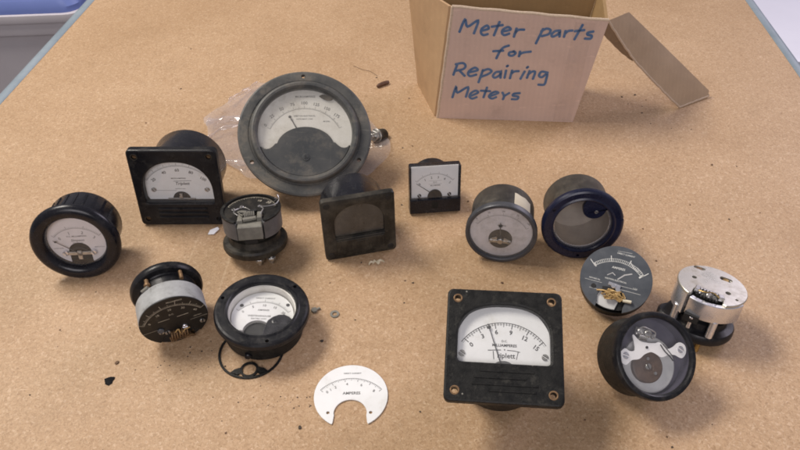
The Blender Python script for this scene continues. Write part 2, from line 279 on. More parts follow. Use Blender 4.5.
class MB:
    def __init__(s): s.v = []; s.f = []; s.X = Matrix.Identity(4)
    def add(s, vs, fs):
        o = len(s.v); s.v += [s.X @ Vector(p) for p in vs]; s.f += [tuple(i + o for i in f) for f in fs]; return s
    def loft(s, rings, cap0=False, cap1=False):
        n = len(rings[0]); vs = [p for r in rings for p in r]; fs = []
        for k in range(len(rings) - 1):
            for i in range(n): j = (i + 1) % n; fs.append((k * n + i, k * n + j, (k + 1) * n + j, (k + 1) * n + i))
        if cap0: fs.append(tuple(range(n))[::-1])
        if cap1: fs.append(tuple((len(rings) - 1) * n + i for i in range(n)))
        return s.add(vs, fs)
    def lathe(s, prof, n=96, cx=0, cy=0, cap0=False, cap1=False):
        return s.loft([[(cx + r * cos(2 * pi * k / n), cy + r * sin(2 * pi * k / n), z) for k in range(n)] for r, z in prof], cap0, cap1)
    def prism(s, poly, z0, z1, ch=0.0):
        if ch:
            q = grow(poly, -ch)
            return s.loft([[(x, y, z0) for x, y in poly], [(x, y, z1 - ch) for x, y in poly], [(x, y, z1) for x, y in q]], True, True)
        return s.loft([[(x, y, z0) for x, y in poly], [(x, y, z1) for x, y in poly]], True, True)
    def disc(s, poly, z): return s.add([(x, y, z) for x, y in poly], [tuple(range(len(poly)))])
    def box(s, c, d, rz=0, rx=0, ch=0.0):
        X = s.X; s.X = X @ Matrix.Translation(c) @ Matrix.Rotation(rz, 4, 'Z') @ Matrix.Rotation(rx, 4, 'X')
        q = [(-d[0] / 2, -d[1] / 2), (d[0] / 2, -d[1] / 2), (d[0] / 2, d[1] / 2), (-d[0] / 2, d[1] / 2)]
        c_ = min(ch, .45 * min(d))
        if c_:
            i = [(x - math.copysign(c_, x), y - math.copysign(c_, y)) for x, y in q]
            s.loft([[(x, y, -d[2] / 2) for x, y in i], [(x, y, -d[2] / 2 + c_) for x, y in q], [(x, y, d[2] / 2 - c_) for x, y in q], [(x, y, d[2] / 2) for x, y in i]], True, True)
        else: s.prism(q, -d[2] / 2, d[2] / 2)
        s.X = X; return s
    def rod(s, p0, p1, r, r1=None, n=20, ch=0.0):
        p0, p1 = Vector(p0), Vector(p1); d = p1 - p0; L = d.length; X = s.X
        s.X = X @ Matrix.Translation(p0) @ d.to_track_quat('Z', 'Y').to_matrix().to_4x4()
        r1 = r if r1 is None else r1
        pr = [(r, 0), (r1, L)] if not ch else [(r - ch, 0), (r, ch), (r1, L - ch), (r1 - ch, L)]
        s.lathe(pr, n, cap0=True, cap1=True); s.X = X; return s
    def hexnut(s, p0, p1, r): return s.rod(p0, p1, r, n=6, ch=r * .12)
    def tube(s, path, r, n=8):
        P = [Vector(p) for p in path]; rings = []; up = Vector((0.13, 0.31, 1)).normalized()
        for i, p in enumerate(P):
            t = (P[min(i + 1, len(P) - 1)] - P[max(i - 1, 0)]).normalized()
            a = t.cross(up)
            if a.length < .05: a = t.cross(Vector((1, 0, 0)))
            a.normalize(); b = a.cross(t)
            rr = r[i] if isinstance(r, (list, tuple)) else r
            rings.append([tuple(p + a * rr * cos(2 * pi * k / n) + b * rr * sin(2 * pi * k / n)) for k in range(n)])
        return s.loft(rings, True, True)
    def ribbon(s, path, w, z, taper=False):
        P = [Vector(p) for p in path]; n = len(P); vs = []
        for i, p in enumerate(P):
            a = (P[i] - P[i - 1]).normalized() if i else (P[1] - P[0]).normalized()
            b = (P[i + 1] - P[i]).normalized() if i < n - 1 else a
            t = (a + b); t = t.normalized() if t.length > 1e-6 else a
            nn = Vector((-t.y, t.x)); k = w / 2 / max(.5, nn.dot(Vector((-a.y, a.x))))
            if taper and i == n - 1: k *= .5
            vs += [(p.x + nn.x * k, p.y + nn.y * k, z), (p.x - nn.x * k, p.y - nn.y * k, z)]
        return s.add(vs, [(2 * i, 2 * i + 1, 2 * i + 3, 2 * i + 2) for i in range(n - 1)])
    def arc(s, c, r, a0, a1, w, z, n=48):
        """a in degrees clockwise from straight up"""
        return s.ribbon([(c[0] + r * sin(R_(a0 + (a1 - a0) * k / n)), c[1] + r * cos(R_(a0 + (a1 - a0) * k / n))) for k in range(n + 1)], w, z)
    def tick(s, c, a, r0, r1, w, z):
        return s.ribbon([(c[0] + r * sin(R_(a)), c[1] + r * cos(R_(a))) for r in (r0, r1)], w, z)
    def text(s, body, size, x, y, z, rot=0, sx=1.0, bold=0.045, shear=0.0):
        cu = bpy.data.curves.new('lettering', 'FONT'); cu.body = body; cu.size = size; cu.align_x = 'CENTER'; cu.align_y = 'CENTER'
        cu.resolution_u = 2; cu.offset = bold * size / 2.6; cu.shear = shear
        o = bpy.data.objects.new('lettering', cu); COL.objects.link(o)
        dg = bpy.context.evaluated_depsgraph_get(); me = o.evaluated_get(dg).to_mesh()
        c_, s_ = cos(-R_(rot)), sin(-R_(rot))
        vs = [(x + c_ * v.co.x * sx - s_ * v.co.y, y + s_ * v.co.x * sx + c_ * v.co.y, z) for v in me.vertices]
        fs = [tuple(p.vertices) for p in me.polygons]
        o.evaluated_get(dg).to_mesh_clear(); bpy.data.objects.remove(o); bpy.data.curves.remove(cu)
        return s.add(vs, fs)
    def sphere(s, c, r, nu=16, nv=8, sq=(1, 1, 1)):
        rings = [[(c[0] + sq[0] * r * sin(pi * (j + .02) / (nv + .04)) * cos(2 * pi * i / nu), c[1] + sq[1] * r * sin(pi * (j + .02) / (nv + .04)) * sin(2 * pi * i / nu), c[2] + sq[2] * r * cos(pi * (j + .02) / (nv + .04))) for i in range(nu)] for j in range(nv + 1)]
        return s.loft(rings[::-1], True, True)
    def screw(s, c, r, h, rot=.6):
        """pan head with a slot, built as two half heads"""
        for sg in (1, -1):
            q = []
            for k in range(13): a = -pi / 2 + pi * k / 12 * 1; q.append((max(r * .12, r * cos(a)) if abs(cos(a)) < .2 else r * cos(a), r * sin(a)))
            X = s.X; s.X = X @ Matrix.Translation(c) @ Matrix.Rotation(rot + (0 if sg > 0 else pi), 4, 'Z') @ Matrix.Translation((r * .05, 0, 0))
            s.prism(q, 0, h, r * .15); s.X = X
        return s

class Thing:
    """an Empty on the table under a thing; its parts are modelled in a face frame (x right, y up the dial, z out of the face)"""
    def __init__(s, name, label, cat, loc, e=90, a=0, r=0, group=None):
        e, a, r = R_(e), R_(a), R_(r)
        n = Vector((cos(e) * sin(a), -cos(e) * cos(a), sin(e))); u0 = Vector((-sin(e) * sin(a), sin(e) * cos(a), cos(e))); r0 = u0.cross(n)
        u = u0 * cos(r) + r0 * sin(r); x = u.cross(n)
        s.R = Matrix((x, u, n)).transposed().to_4x4(); s.off = Vector((0, 0, loc[2]))
        o = bpy.data.objects.new(name, None); COL.objects.link(o); o.empty_display_size = .01
        o.location = (loc[0] * S, loc[1] * S, 0); o['label'] = label; o['category'] = cat
        if group: o['group'] = group
        s.o = o
    def part(s, name, mb, mat, parent=None, angle=32, label=None, kind=None):
        me = bpy.data.meshes.new(name)
        T = Matrix.Translation(s.off) @ s.R
        me.from_pydata([tuple((T @ v) * S) for v in mb.v], [], mb.f)
        o = finish(name, me, mat, angle); o.parent = parent or s.o
        if label: o['label'] = label
        if kind: o['kind'] = kind
        return o
def finish(name, me, mat, angle=32):
    bm = bmesh.new(); bm.from_mesh(me); bmesh.ops.recalc_face_normals(bm, faces=bm.faces); bm.to_mesh(me); bm.free()
    me.materials.append(M[mat]); me.shade_smooth(); me.set_sharp_from_angle(angle=R_(angle))
    o = bpy.data.objects.new(name, me); COL.objects.link(o); return o
def single(name, mb, mat, label, cat, loc=(0, 0, 0), rz=0, group=None, kind=None, angle=32):
    """a thing that is one mesh; its vertices are local, millimetres"""
    me = bpy.data.meshes.new(name); me.from_pydata([tuple(v * S) for v in mb.v], [], mb.f)
    o = finish(name, me, mat, angle); o.location = tuple(c * S for c in loc); o.rotation_euler.z = rz
    if kind: o['kind'] = kind
    if kind != 'structure': o['label'] = label; o['category'] = cat
    if group: o['group'] = group
    return o
def cut(o, cutters):
    """real drilled holes: cutters are rods in the same frame, given as a Thing and a MB"""
    t, mb = cutters; me = bpy.data.meshes.new('cutter'); T = Matrix.Translation(t.off) @ t.R
    me.from_pydata([tuple((T @ v) * S) for v in mb.v], [], mb.f)
    c = finish('cutter', me, 'dark'); c.parent = t.o
    md = o.modifiers.new('holes', 'BOOLEAN'); md.object = c; md.operation = 'DIFFERENCE'; md.solver = 'EXACT'
    bpy.context.view_layer.update(); dg = bpy.context.evaluated_depsgraph_get()
    new = bpy.data.meshes.new_from_object(o.evaluated_get(dg)); o.modifiers.clear(); new.shade_smooth(); new.set_sharp_from_angle(angle=R_(14)); o.data = new
    bpy.data.objects.remove(c)

# ------------------------------------------------------------------ shared meter pieces
def square_plate(W, rc, win, cen, t, rb, depth, ch=.9, n=256, zback=None):
    """bezel plate with a window through it, closed behind round the barrel"""
    out = resample(cen, rrect(W, W, rc), n); inn = resample(cen, win, n)
    oc = resample(cen, rrect(W - ch, W - ch, max(rc - ch * .4, .5)), n); om = resample(cen, rrect(W - ch * .3, W - ch * .3, rc), n)
    i1 = resample(cen, grow(win, ch), n); im = resample(cen, grow(win, ch * .3), n); bk = resample(cen, circle(rb, 128), n)
    z = lambda P, h: [(x, y, h) for x, y in P]
    return MB().loft([z(bk, -t), z(out, -t), z(out, -ch), z(om, -ch * .3), z(oc, 0), z(i1, 0), z(im, -ch * .3), z(inn, -ch), z(inn, -depth)])
def barrel(r, z0, L, rib=0, ch=2.0, inner=None):
    pr = [(r, z0), (r, -L + ch), (r - ch * .3, -L + ch * .3), (r - ch, -L), (r * .5, -L), (.4, -L)]
    m = MB()
    if inner: pr = [(.4, -L + 2), (inner * .5, -L + 2), (inner, -L + 2), (inner, z0)] + pr
    return m.lathe(pr, 96)
def scale(mb, c, r, a0, a1, n, major, l0, l1, w=.18, z=0, arc=True, inward=False, mid=None, lm=0):
    if arc: mb.arc(c, r, a0, a1, w, z)
    sg = -1 if inward else 1
    for k in range(n + 1):
        a = a0 + (a1 - a0) * k / n; L = l1 if k % major == 0 else (lm if mid and k % mid == 0 else l0)
        mb.tick(c, a, r, r + sg * L, w * (1.25 if k % major == 0 else .9), z)
    return mb
def numerals(mb, c, r, items, size, z, tilt=.7, **k):
    for a, t in items: mb.text(t, size, c[0] + r * sin(R_(a)), c[1] + r * cos(R_(a)), z, rot=a * tilt, **k)
    return mb
def needle(mb, c, a, r0, r1, w, z, ball=None, rb=.8):
    p = [(c[0] + r * sin(R_(a)), c[1] + r * cos(R_(a)), z) for r in (r0, r1)]
    mb.rod(p[0], p[1], w, w * .55, n=8)
    if ball: b = (c[0] + ball * sin(R_(a)), c[1] + ball * cos(R_(a)), z); mb.sphere(b, rb, 12, 6, (1, 1, .4))
    return mb
def studs(t, pts, L, z0, r=2.0, mat='brass'):
    for x, y in pts:
        st = t.part('terminal_stud', MB().rod((x, y, z0 + 1), (x, y, z0 - L), r, n=16, ch=.3), mat)
        t.part('nut', MB().hexnut((x, y, z0 - .05), (x, y, z0 - 2.2), r * 1.8), mat, st)
def squiggle(c, r, n, seed, dz=1.5):
    rd = random.Random(seed)
    return [(c[0] + rd.uniform(-r, r), c[1] + rd.uniform(-r * .6, r * .6), c[2] + rd.uniform(-dz, dz)) for _ in range(n)]
def smoothpath(P, n=8):
    P = [Vector(p) for p in P]; out = []
    for i in range(len(P) - 1):
        a, b, c, d = P[max(i - 1, 0)], P[i], P[i + 1], P[min(i + 2, len(P) - 1)]
        for k in range(n):
            t = k / n; out.append(.5 * ((2 * b) + (c - a) * t + (2 * a - 5 * b + 4 * c - d) * t * t + (3 * b - a - 3 * c + d) * t ** 3))
    out.append(P[-1]); return [tuple(p) for p in out]
def coilpath(p0, p1, r, turns, n=14):
    p0, p1 = Vector(p0), Vector(p1); d = (p1 - p0).normalized(); a = d.cross(Vector((.3, .2, 1))).normalized(); b = a.cross(d)
    return [tuple(p0.lerp(p1, k / (turns * n)) + a * r * cos(2 * pi * k / n) + b * r * sin(2 * pi * k / n)) for k in range(turns * n + 1)]

# ------------------------------------------------------------------ the table and what is behind it
YAW = R_(3.65)
tb = bpy.data.objects.new('work_table', None); COL.objects.link(tb)
tb.location = (11.5 * S, 600 * S, -.74); tb.rotation_euler.z = -YAW
tb['label'] = 'tan pressed board work table with grey edging'; tb['category'] = 'table'
def tpart(name, mb, mat, angle=32):
    me = bpy.data.meshes.new(name); me.from_pydata([tuple((v + Vector((0, 0, 740))) * S) for v in mb.v], [], mb.f)
    o = finish(name, me, mat, angle); o.parent = tb; return o
tpart('tabletop', MB().box((0, 90, -12.5), (760, 1260, 25)), 'board')
for sg in (-1, 1):
    q = [(0, -30), (0, .2), (1.2, .9), (7, .6), (10.5, -.8), (12, -4), (12, -30)]
    tpart('edge_trim', MB().loft([[(sg * (380 + a), y, b) for a, b in q] for y in (-540, 720)], True, True), 'trim', 50)
for sx in (-1, 1):
    for sy in (-500, 680): tpart('leg', MB().rod((sx * 340, sy, -739.5), (sx * 340, sy, -25), 14), 'leg')

single('floor', MB().add([(-4000, -2000, -740), (4000, -2000, -740), (4000, 5000, -740), (-4000, 5000, -740)], [(0, 1, 2, 3)]), 'floor', '', '', kind='structure')

def tub(name, label, cat, loc, rz, w, d, h, mat, lidmat, lidh):
    t = Thing(name, label, cat, (loc[0], loc[1], loc[2])); t.o.location.z = loc[2] * S; t.off = Vector((0, 0, 0)); t.o.rotation_euler.z = rz
    rr = lambda g, z, r=45: [(x, y, z) for x, y in rrect(w / 2 + g, d / 2 + g, r, 6)]
    t.part('body', MB().loft([rr(-45, 0), rr(-40, 6), rr(-8, h - 62), rr(6, h - 60), rr(8, h - 56), rr(8, h - 26), rr(16, h - 24), rr(18, h - 20), rr(18, h - 2), rr(14, h)], True, True), mat)
    if lidmat:
        t.part('lid', MB().loft([rr(12, h + .5), rr(12, h + lidh * .5), rr(4, h + lidh), rr(-40, h + lidh), rr(-50, h + lidh - 6)], True, True), lidmat)
    return t
tub('storage_tub', 'grey plastic storage tub with blue lid beyond the left table edge', 'storage tub', (-1213, 1848, -740), R_(5), 760, 420, 316, 'tub', 'lid', 30)
tub('storage_bin', 'white plastic bin standing beyond the right table edge', 'storage bin', (1130, 1700, -740), R_(-6), 640, 520, 300, 'tubwhite', None, 0)

# ------------------------------------------------------------------ cardboard box
STROKES = [[[15.7,84.0],[19.5,94.6],[22.0,88.6],[30.2,94.0],[27.7,83.0]],[[34.1,85.4],[39.3,87.3],[37.8,89.9],[34.0,87.2],[33.4,83.6],[35.6,81.5],[38.9,82.5]],[[47.7,93.2],[44.3,81.7]],[[42.0,89.1],[50.4,90.7]],[[50.6,85.0],[57.3,86.9],[55.1,89.1],[51.2,86.8],[50.7,83.7],[52.9,82.0],[56.5,83.4]],[[62.1,87.9],[60.8,80.9]],[[61.0,83.1],[63.5,86.7],[68.3,87.2]],[[57.2,72.7],[53.2,71.0],[50.6,67.5],[49.1,63.8],[48.2,61.0]],[[45.1,67.3],[53.0,68.0]],[[61.9,67.4],[58.6,66.4],[58.5,64.1],[61.4,63.7],[63.7,66.1],[62.1,67.7]],[[67.3,67.5],[66.9,63.4]],[[67.2,64.8],[69.9,66.7],[76.0,67.8]],[[62.5,49.7],[61.5,42.5]],[[62.0,46.3],[64.3,48.8],[68.0,49.4]],[[73.2,49.1],[70.6,42.3]],[[75.5,53.6],[74.9,53.0]],[[77.4,49.7],[76.0,43.4]],[[76.5,46.3],[79.6,49.3],[82.2,48.9],[81.2,42.6]],[[92.8,48.8],[87.6,49.5],[86.0,45.7],[88.7,44.3],[92.5,47.8],[92.5,41.6],[91.4,37.2],[86.7,37.0]],[[83.7,88.1],[79.6,75.6]],[[82.7,86.3],[86.5,88.6],[89.9,87.4],[88.8,83.9],[83.7,82.0]],[[97.3,87.2],[93.7,86.6],[91.3,83.5],[92.7,81.8],[96.5,84.1],[97.7,86.7],[98.0,82.2]],[[102.2,86.9],[101.7,82.0]],[[101.9,84.2],[104.2,86.9],[107.4,87.5]],[[115.0,92.4],[110.6,80.1]],[[109.9,87.1],[117.0,88.2]],[[124.5,87.1],[120.6,86.1],[120.5,84.3],[123.9,83.5],[123.5,80.9],[119.1,80.8]],[[15.3,53.4],[12.7,44.3]],[[14.3,54.3],[20.3,55.5],[22.6,52.7],[20.6,49.8],[15.1,48.2]],[[17.2,48.7],[22.3,43.6]],[[26.8,47.1],[33.1,49.2],[30.7,51.5],[26.2,48.5],[25.2,45.2],[27.5,43.3],[32.1,44.9]],[[37.7,49.4],[34.8,37.7]],[[37.4,48.4],[41.9,50.5],[45.1,48.7],[42.3,45.7],[36.9,43.1]],[[52.8,48.4],[49.0,47.8],[46.7,44.4],[48.6,42.5],[52.3,45.1],[53.2,48.4],[53.3,42.7]],[[57.4,49.5],[56.8,42.8]],[[58.4,54.2],[57.8,53.7]],[[13.0,22.1],[15.5,32.2],[17.1,26.8],[26.0,32.5],[24.8,23.0]],[[28.8,23.8],[35.1,27.4],[32.8,29.3],[29.0,26.7],[27.9,23.1],[30.3,21.2],[34.1,22.8]],[[42.5,32.6],[40.3,23.0]],[[37.6,29.4],[45.4,29.2]],[[45.9,24.2],[52.6,27.5],[50.3,28.9],[46.5,26.8],[45.0,23.7],[47.8,21.8],[51.2,23.4]],[[56.5,28.1],[58.1,24.6],[57.5,21.6]],[[58.1,24.6],[62.2,27.8]],[[71.3,28.1],[66.6,27.4],[65.9,25.4],[70.4,24.6],[69.8,22.0],[65.4,21.9]]]
bx = Thing('cardboard_box', 'open cardboard box with blue handwriting on its front and one flap hanging down', 'box', (33.5, 537, 0))
exd = Vector((123, -7, 0)).normalized(); eyd = Vector((7, 123, 0)).normalized()
def P(u, d, v): return tuple(exd * u + eyd * d + Vector((0, 0, v)))
FB = [(0, 0), (122, 0)]
def panel(c, th, nrm, k=10, bow=0.0):
    """a corrugated sheet between four corners (c: bl, br, tr, tl), with a little bow"""
    nrm = Vector(nrm).normalized(); g0 = []; g1 = []
    bl, br, tr, tl = [Vector(x) for x in c]
    for j in range(k + 1):
        for i in range(k + 1):
            u, v = i / k, j / k
            p = (bl * (1 - u) + br * u) * (1 - v) + (tl * (1 - u) + tr * u) * v + nrm * (bow * sin(pi * u) * (v * (2 - v)) + .5 * mnoise.noise(Vector((u * 3.1 + th, v * 3.7, bl.x * .1))) * sin(pi * u) * sin(pi * v))
            g0.append(tuple(p)); g1.append(tuple(p - nrm * th))
    n = k + 1; o = n * n; fs = []
    for j in range(k):
        for i in range(k):
            a = j * n + i; fs += [(a, a + 1, a + n + 1, a + n), (o + a, o + a + n, o + a + n + 1, o + a + 1)]
    ed = [i for i in range(n)] + [j * n + k for j in range(1, n)] + [k * n + i for i in range(k - 1, -1, -1)] + [j * n for j in range(k - 1, 0, -1)]
    for q in range(len(ed)): a, b = ed[q], ed[(q + 1) % len(ed)]; fs.append((a, b, o + b, o + a))
    return MB().add(g0 + g1, fs)
DP = 59.0
fl, fr_, ftr, ftl = P(0, 0, 0), P(122, 0, 0), P(135.6, 2, 96), P(8.4, 2, 104.5)
bl_, br_, btr, btl = P(-17.4, DP, 0), P(126, DP, 0), P(140, DP + 3, 101), P(-28.5, DP + 1, 107)
front = bx.part('front_panel', panel((fl, fr_, ftr, ftl), 2.6, -eyd), 'carton')
sd = lambda p, d: tuple(Vector(p) + eyd * d)
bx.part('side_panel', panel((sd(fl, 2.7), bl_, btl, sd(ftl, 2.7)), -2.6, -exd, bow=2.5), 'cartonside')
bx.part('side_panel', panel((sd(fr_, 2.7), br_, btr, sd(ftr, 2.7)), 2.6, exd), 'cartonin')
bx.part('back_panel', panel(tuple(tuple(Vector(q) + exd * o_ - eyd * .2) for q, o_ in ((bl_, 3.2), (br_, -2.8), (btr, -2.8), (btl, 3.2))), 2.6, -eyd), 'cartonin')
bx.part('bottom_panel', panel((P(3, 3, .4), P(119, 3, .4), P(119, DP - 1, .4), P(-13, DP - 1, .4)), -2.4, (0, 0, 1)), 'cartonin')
# inner flap of the front, folded down into the box
bx.part('flap', panel((P(11, 4.9, 101.5), P(133, 4.9, 94), P(122, 24, 84), P(20, 22, 89)), 2.0, (0, -.3, 1), bow=3), 'cartonflap', label='short flap folded inward behind the front panel')
# a kraft edge along the top of the front
e = MB(); a_, b_ = Vector(ftl), Vector(ftr)
e.tube([tuple(a_.lerp(b_, k / 16) + Vector((0, 0, .5 + .35 * sin(k * 1.7)))) + () for k in range(17)], 1.35, 8)
bx.part('rim', MB().tube([tuple(a_.lerp(b_, k / 16) + eyd * 1.3 + Vector((0, 0, .2 + .3 * sin(k * 1.7)))) for k in range(17)], 1.45, 8), 'cartonedge', front)
bx.part('corner_fold', MB().tube([tuple(Vector(fl).lerp(Vector(ftl), k / 14) + exd * (.9 + .2 * sin(k * 2.1)) + eyd * 1.5) for k in range(15)], 1.75, 10), 'cartonedge', front)
# handwriting
ev = (Vector(ftl) - Vector(fl)).normalized(); fn = exd.cross(Vector((0, .0199, .9998))).normalized()
hw = MB()
def onpanel(u, v, d):
    w_ = Vector(P(0, 0, 0)) + exd * u + (Vector((0, 0, 1)) + eyd * .02) * v
    return w_ - eyd * d
for st in STROKES:
    q = smoothpath([(a, b, 0) for a, b in st], 5) if len(st) > 2 else [(a, b, 0) for a, b in st]
    q = [(p[0], p[1]) for p in q]
    m2 = MB().ribbon(q, 2.15, 0); o_ = len(hw.v)
    m2b = MB()
    for (cx, cy) in (q[0], q[-1]): m2.disc(circle(1.17, 10, cx, cy), .03)
    hw.add([tuple(onpanel(v.x, v.y, .35 + v.z)) for v in m2.v], m2.f)
bx.part('handwriting', hw, 'inkblue', front)
bx.part('tape', MB().add([tuple(onpanel(u, v, .18)) for u, v in ((104, 1), (120, 1), (125, 94), (109, 95))], [(0, 1, 2, 3)]), 'tape', front)
# green print low on the left side
gp = MB()
lf, lb, lt = Vector(sd(fl, 2.7)), Vector(bl_), Vector(sd(ftl, 2.7)); lbt = Vector(btl)
def onside(u, v, d=.5):
    p = lf.lerp(lb, u).lerp(lt.lerp(lbt, u), v) - exd * (2.5 * sin(pi * u) * (v * (2 - v)) + d); return tuple(p)
for u0, v0, u1, v1 in ((.62, .50, .70, .62), (.70, .48, .80, .60), (.60, .44, .84, .47), (.74, .62, .80, .70)):
    gp.add([onside(u0, v0), onside(u1, v0), onside(u1, v1), onside(u0, v1)], [(0, 1, 2, 3)])
bx.part('green_mark', gp, 'inkgreen', bx.o.children[1])
# the long outer flap: hinge on the right edge, creased half way, its end on the table
H0, H1 = Vector(ftr) + Vector((.6, 1.5, .3)), Vector((157.4, 15.8, 94.0))
C0, C1 = Vector((171.6, 7.9, 52.0)), Vector((206.2, 33.2, 50.0))
E0, E1 = Vector((224.9, 16.6, 1.6)), Vector((261.4, 37.0, 2.4))
def flap_mesh():
    k = 26; w = 10; top = []
    for j in range(k + 1):
        t = j / k
        def cv(a, b, c): 
            q = 2 * b - (a + c) / 2; u = a.lerp(b, t / .45) if t < .45 else b.lerp(c, (t - .45) / .55); return u.lerp(a * (1 - t) ** 2 + q * 2 * t * (1 - t) + c * t * t, .45)
        A, B = cv(H0, C0, E0), cv(H1, C1, E1)
        rag = .5 * sin(j * 2.3) + .3 * sin(j * 5.1)
        for i in range(w + 1):
            s_ = i / w; p = A.lerp(B, s_)
            if j == k and i == w: p = A.lerp(B, s_) + (C1 - E1) * .05 + (E0 - E1) * .06
            if i == 0: p = p + (B - A).normalized() * rag * .5
            p.z += 2.2 * sin(pi * t) * sin(pi * s_)
            top.append(p)
    n = w + 1; o = len(top); nr = Vector((.62, -.25, .75)).normalized(); fs = []
    for j in range(k):
        for i in range(w): a = j * n + i; fs += [(a, a + 1, a + n + 1, a + n), (o + a, o + a + n, o + a + n + 1, o + a + 1)]
    return top, [p - nr * 1.6 for p in top], fs, n, k, w, o
top, bot, fs, n_, k_, w_, o_ = flap_mesh()
ed = [j * n_ for j in range(k_ + 1)] + [k_ * n_ + i for i in range(1, w_ + 1)]
rimf = [(ed[q], ed[q + 1], o_ + ed[q + 1], o_ + ed[q]) for q in range(len(ed) - 1)]
ed2 = [j * n_ + w_ for j in range(k_ + 1)]
fs2 = fs + [(ed2[q], ed2[q + 1], o_ + ed2[q + 1], o_ + ed2[q]) for q in range(k_)]
flap = bx.part('flap', MB().add([tuple(p) for p in top + bot], fs2 + rimf), 'cartonflap', label='long creased flap hanging from the right edge to the table')
lip = []; nn_ = 13                          # the sheet turns under along its near edge, deepest near the hinge
for q in range(nn_):
    p = top[q * n_]; f = (1 - q / (nn_ - 1)) ** .6
    lip += [tuple(p + Vector((.3, -.2, -.6))), tuple(p + Vector((-3.2 * f, .8, -11 * f - .8)))]
bx.part('turned_under_lip', MB().add(lip, [(2 * q, 2 * q + 1, 2 * q + 3, 2 * q + 2) for q in range(nn_ - 1)]), 'cartonshade', flap)
bx.part('corrugated_edge', MB().tube([tuple((top[i] + bot[i]) / 2 + Vector((0, -.25, .15 * sin(q * 2.9)))) for q, i in enumerate(ed)], 1.05, 8), 'cartonedge', flap)

# ------------------------------------------------------------------ 1  round meter, far left
t = Thing('round_panel_meter', 'glossy black round meter at far left, white dial with its needle resting low', 'meter', (-217.8, 339.2, 29.0), 9.7, 6.3, 2)
Rf, Rw = 29.2, 19.6
t.part('bezel', MB().lathe([(24.2, -6), (28, -6), (29, -5.2), (Rf, -4), (28.7, -2.2), (27.2, -.7), (25, 0), (22.5, -.2), (20.8, -1.0), (Rw, -2.4), (Rw - .3, -4), (Rw - .4, -7.5)], 128), 'blackgloss')
bd = t.part('barrel', barrel(24.2, -6, 32, ch=2.5), 'blackgloss')
for k in range(9):
    a = R_(30 + k * 15); t.part('rib', MB().box((24.2 * cos(a), 24.2 * sin(a), -18), (.7, 1.6, 20), rz=a, ch=.3), 'blackgloss', bd)
cutd = [(x, y) for x, y in circle(20.4, 96)]
dz = -7.0
dp = [p for p in circle(20.3, 120, a0=-pi / 2 + .33) if True]
dp = [(20.3 * cos(-pi / 2 + .36 + (2 * pi - .72) * k / 110), 20.3 * sin(-pi / 2 + .36 + (2 * pi - .72) * k / 110)) for k in range(111)]
hole = [(7.4 * cos(a), -10 + 7.4 * sin(a)) for a in [pi + .3 - (pi + .6) * k / 30 for k in range(31)]]
dial = t.part('dial', MB().disc(dp + [(-7.2, -15)] + hole + [(7.2, -15)], dz), 'pinkwhite')
mk = MB(); c = (0, -10.5)
scale(mk, c, 19.5, -48, 48, 30, 10, 1.2, 2.2, .22, dz + .08)
numerals(mk, c, 22.8 - 6.6, [(-44, '0'), (-16, '1'), (15, '2'), (44, '3')], 3.0, dz + .08)
mk.text('D.C. MILLIAMPERES', 1.55, 0, 2.6, dz + .08); mk.text('Simpson', 2.6, 0, -.6, dz + .08, shear=.2); mk.text('ELECTRIC CO.', 1.1, 0, -2.6, dz + .08)
mk.text('UNDER GLASS', 1.0, -13.5, -6.5, dz + .08); mk.text('MADE IN U.S.A.', 1.0, 13.5, -6.5, dz + .08)
t.part('printed_scale', mk, 'faint', dial)
t.part('well', MB().lathe([(.4, -15), (18, -15), (22, -15), (22, -8)], 48), 'dark')
br = t.part('bridge', MB().box((0, -10.4, -5.9), (20, 2.6, 1.0), ch=.3).box((0, -11.5, -5.4), (3, 7, 1.2), ch=.3).rod((0, -10.4, -6), (0, -10.4, -4.2), 1.6, n=16, ch=.3), 'steel')
for x in (-9.2, 9.2): t.part('screw', MB().screw((x, -9.8, -5.9), 1.9, 1.2), 'bright')
t.part('magnet_arm', MB().tube(smoothpath([(-6.5, -13, -7), (-4, -8, -6.5), (0, -6.5, -6.5), (4, -8, -6.5), (6.5, -13, -7)]), .8), 'dark')
t.part('needle', needle(MB(), (0, -10.4), -54, 1, 19, .33, -5.3, 17.2, .85), 'ink')
t.part('glass', MB().disc(circle(Rw - .2, 64), -4.2), 'glass')

# ------------------------------------------------------------------ 2  square meter, back left
t = Thing('square_panel_meter', 'black square meter at back left, white dial with two screws and ribs below', 'meter', (-161.3, 395.0, 32.2), 7.2, .6, .3)
W = 31.75; win = arch(25, -12.5, -3.0, 24.5, 1.5, power=2.25)
pl = t.part('bezel', square_plate(W, 3.2, win, (0, 3), 5.5, 27.4, 7, ch=1.0), 'black')
hc = MB()
for sx in (-1, 1):
    for sy in (-1, 1): hc.rod((sx * 26.2, sy * 26.2, -9), (sx * 26.2, sy * 26.2, 2), 1.9, n=20)
cut(pl, (t, hc))
for sx, sy in ((-1, 1), (1, 1), (-1, -1)):
    t.part('eyelet', MB().lathe([(1.95, .08), (2.5, .2), (2.7, .06)], 24, sx * 26.2, sy * 26.2), 'olive'); t.part('mounting_screw', MB().screw((sx * 26.2, sy * 26.2, -2.6), 1.75, 1.2, 1.0), 'rust')
for y in (-17.2, -20.8, -24.4): t.part('rib', MB().box((1, y, .55), (36, 1.3, 1.1), ch=.4), 'black', pl)
t.part('barrel', barrel(27.4, -5.5, 42, ch=2.2), 'blackgloss')
dz = -6.2; dial = t.part('dial', MB().disc(circle(26.8, 96), dz), 'white')
mk = MB(); c = (0, -13)
scale(mk, c, 28.5, -54, 54, 60, 10, 1.1, 2.4, .2, dz + .08, mid=5, lm=1.8)
numerals(mk, c, 25.0, [(-47, '20'), (-23, '40'), (0, '60'), (23, '80'), (45, '100')], 3.3, dz + .08)
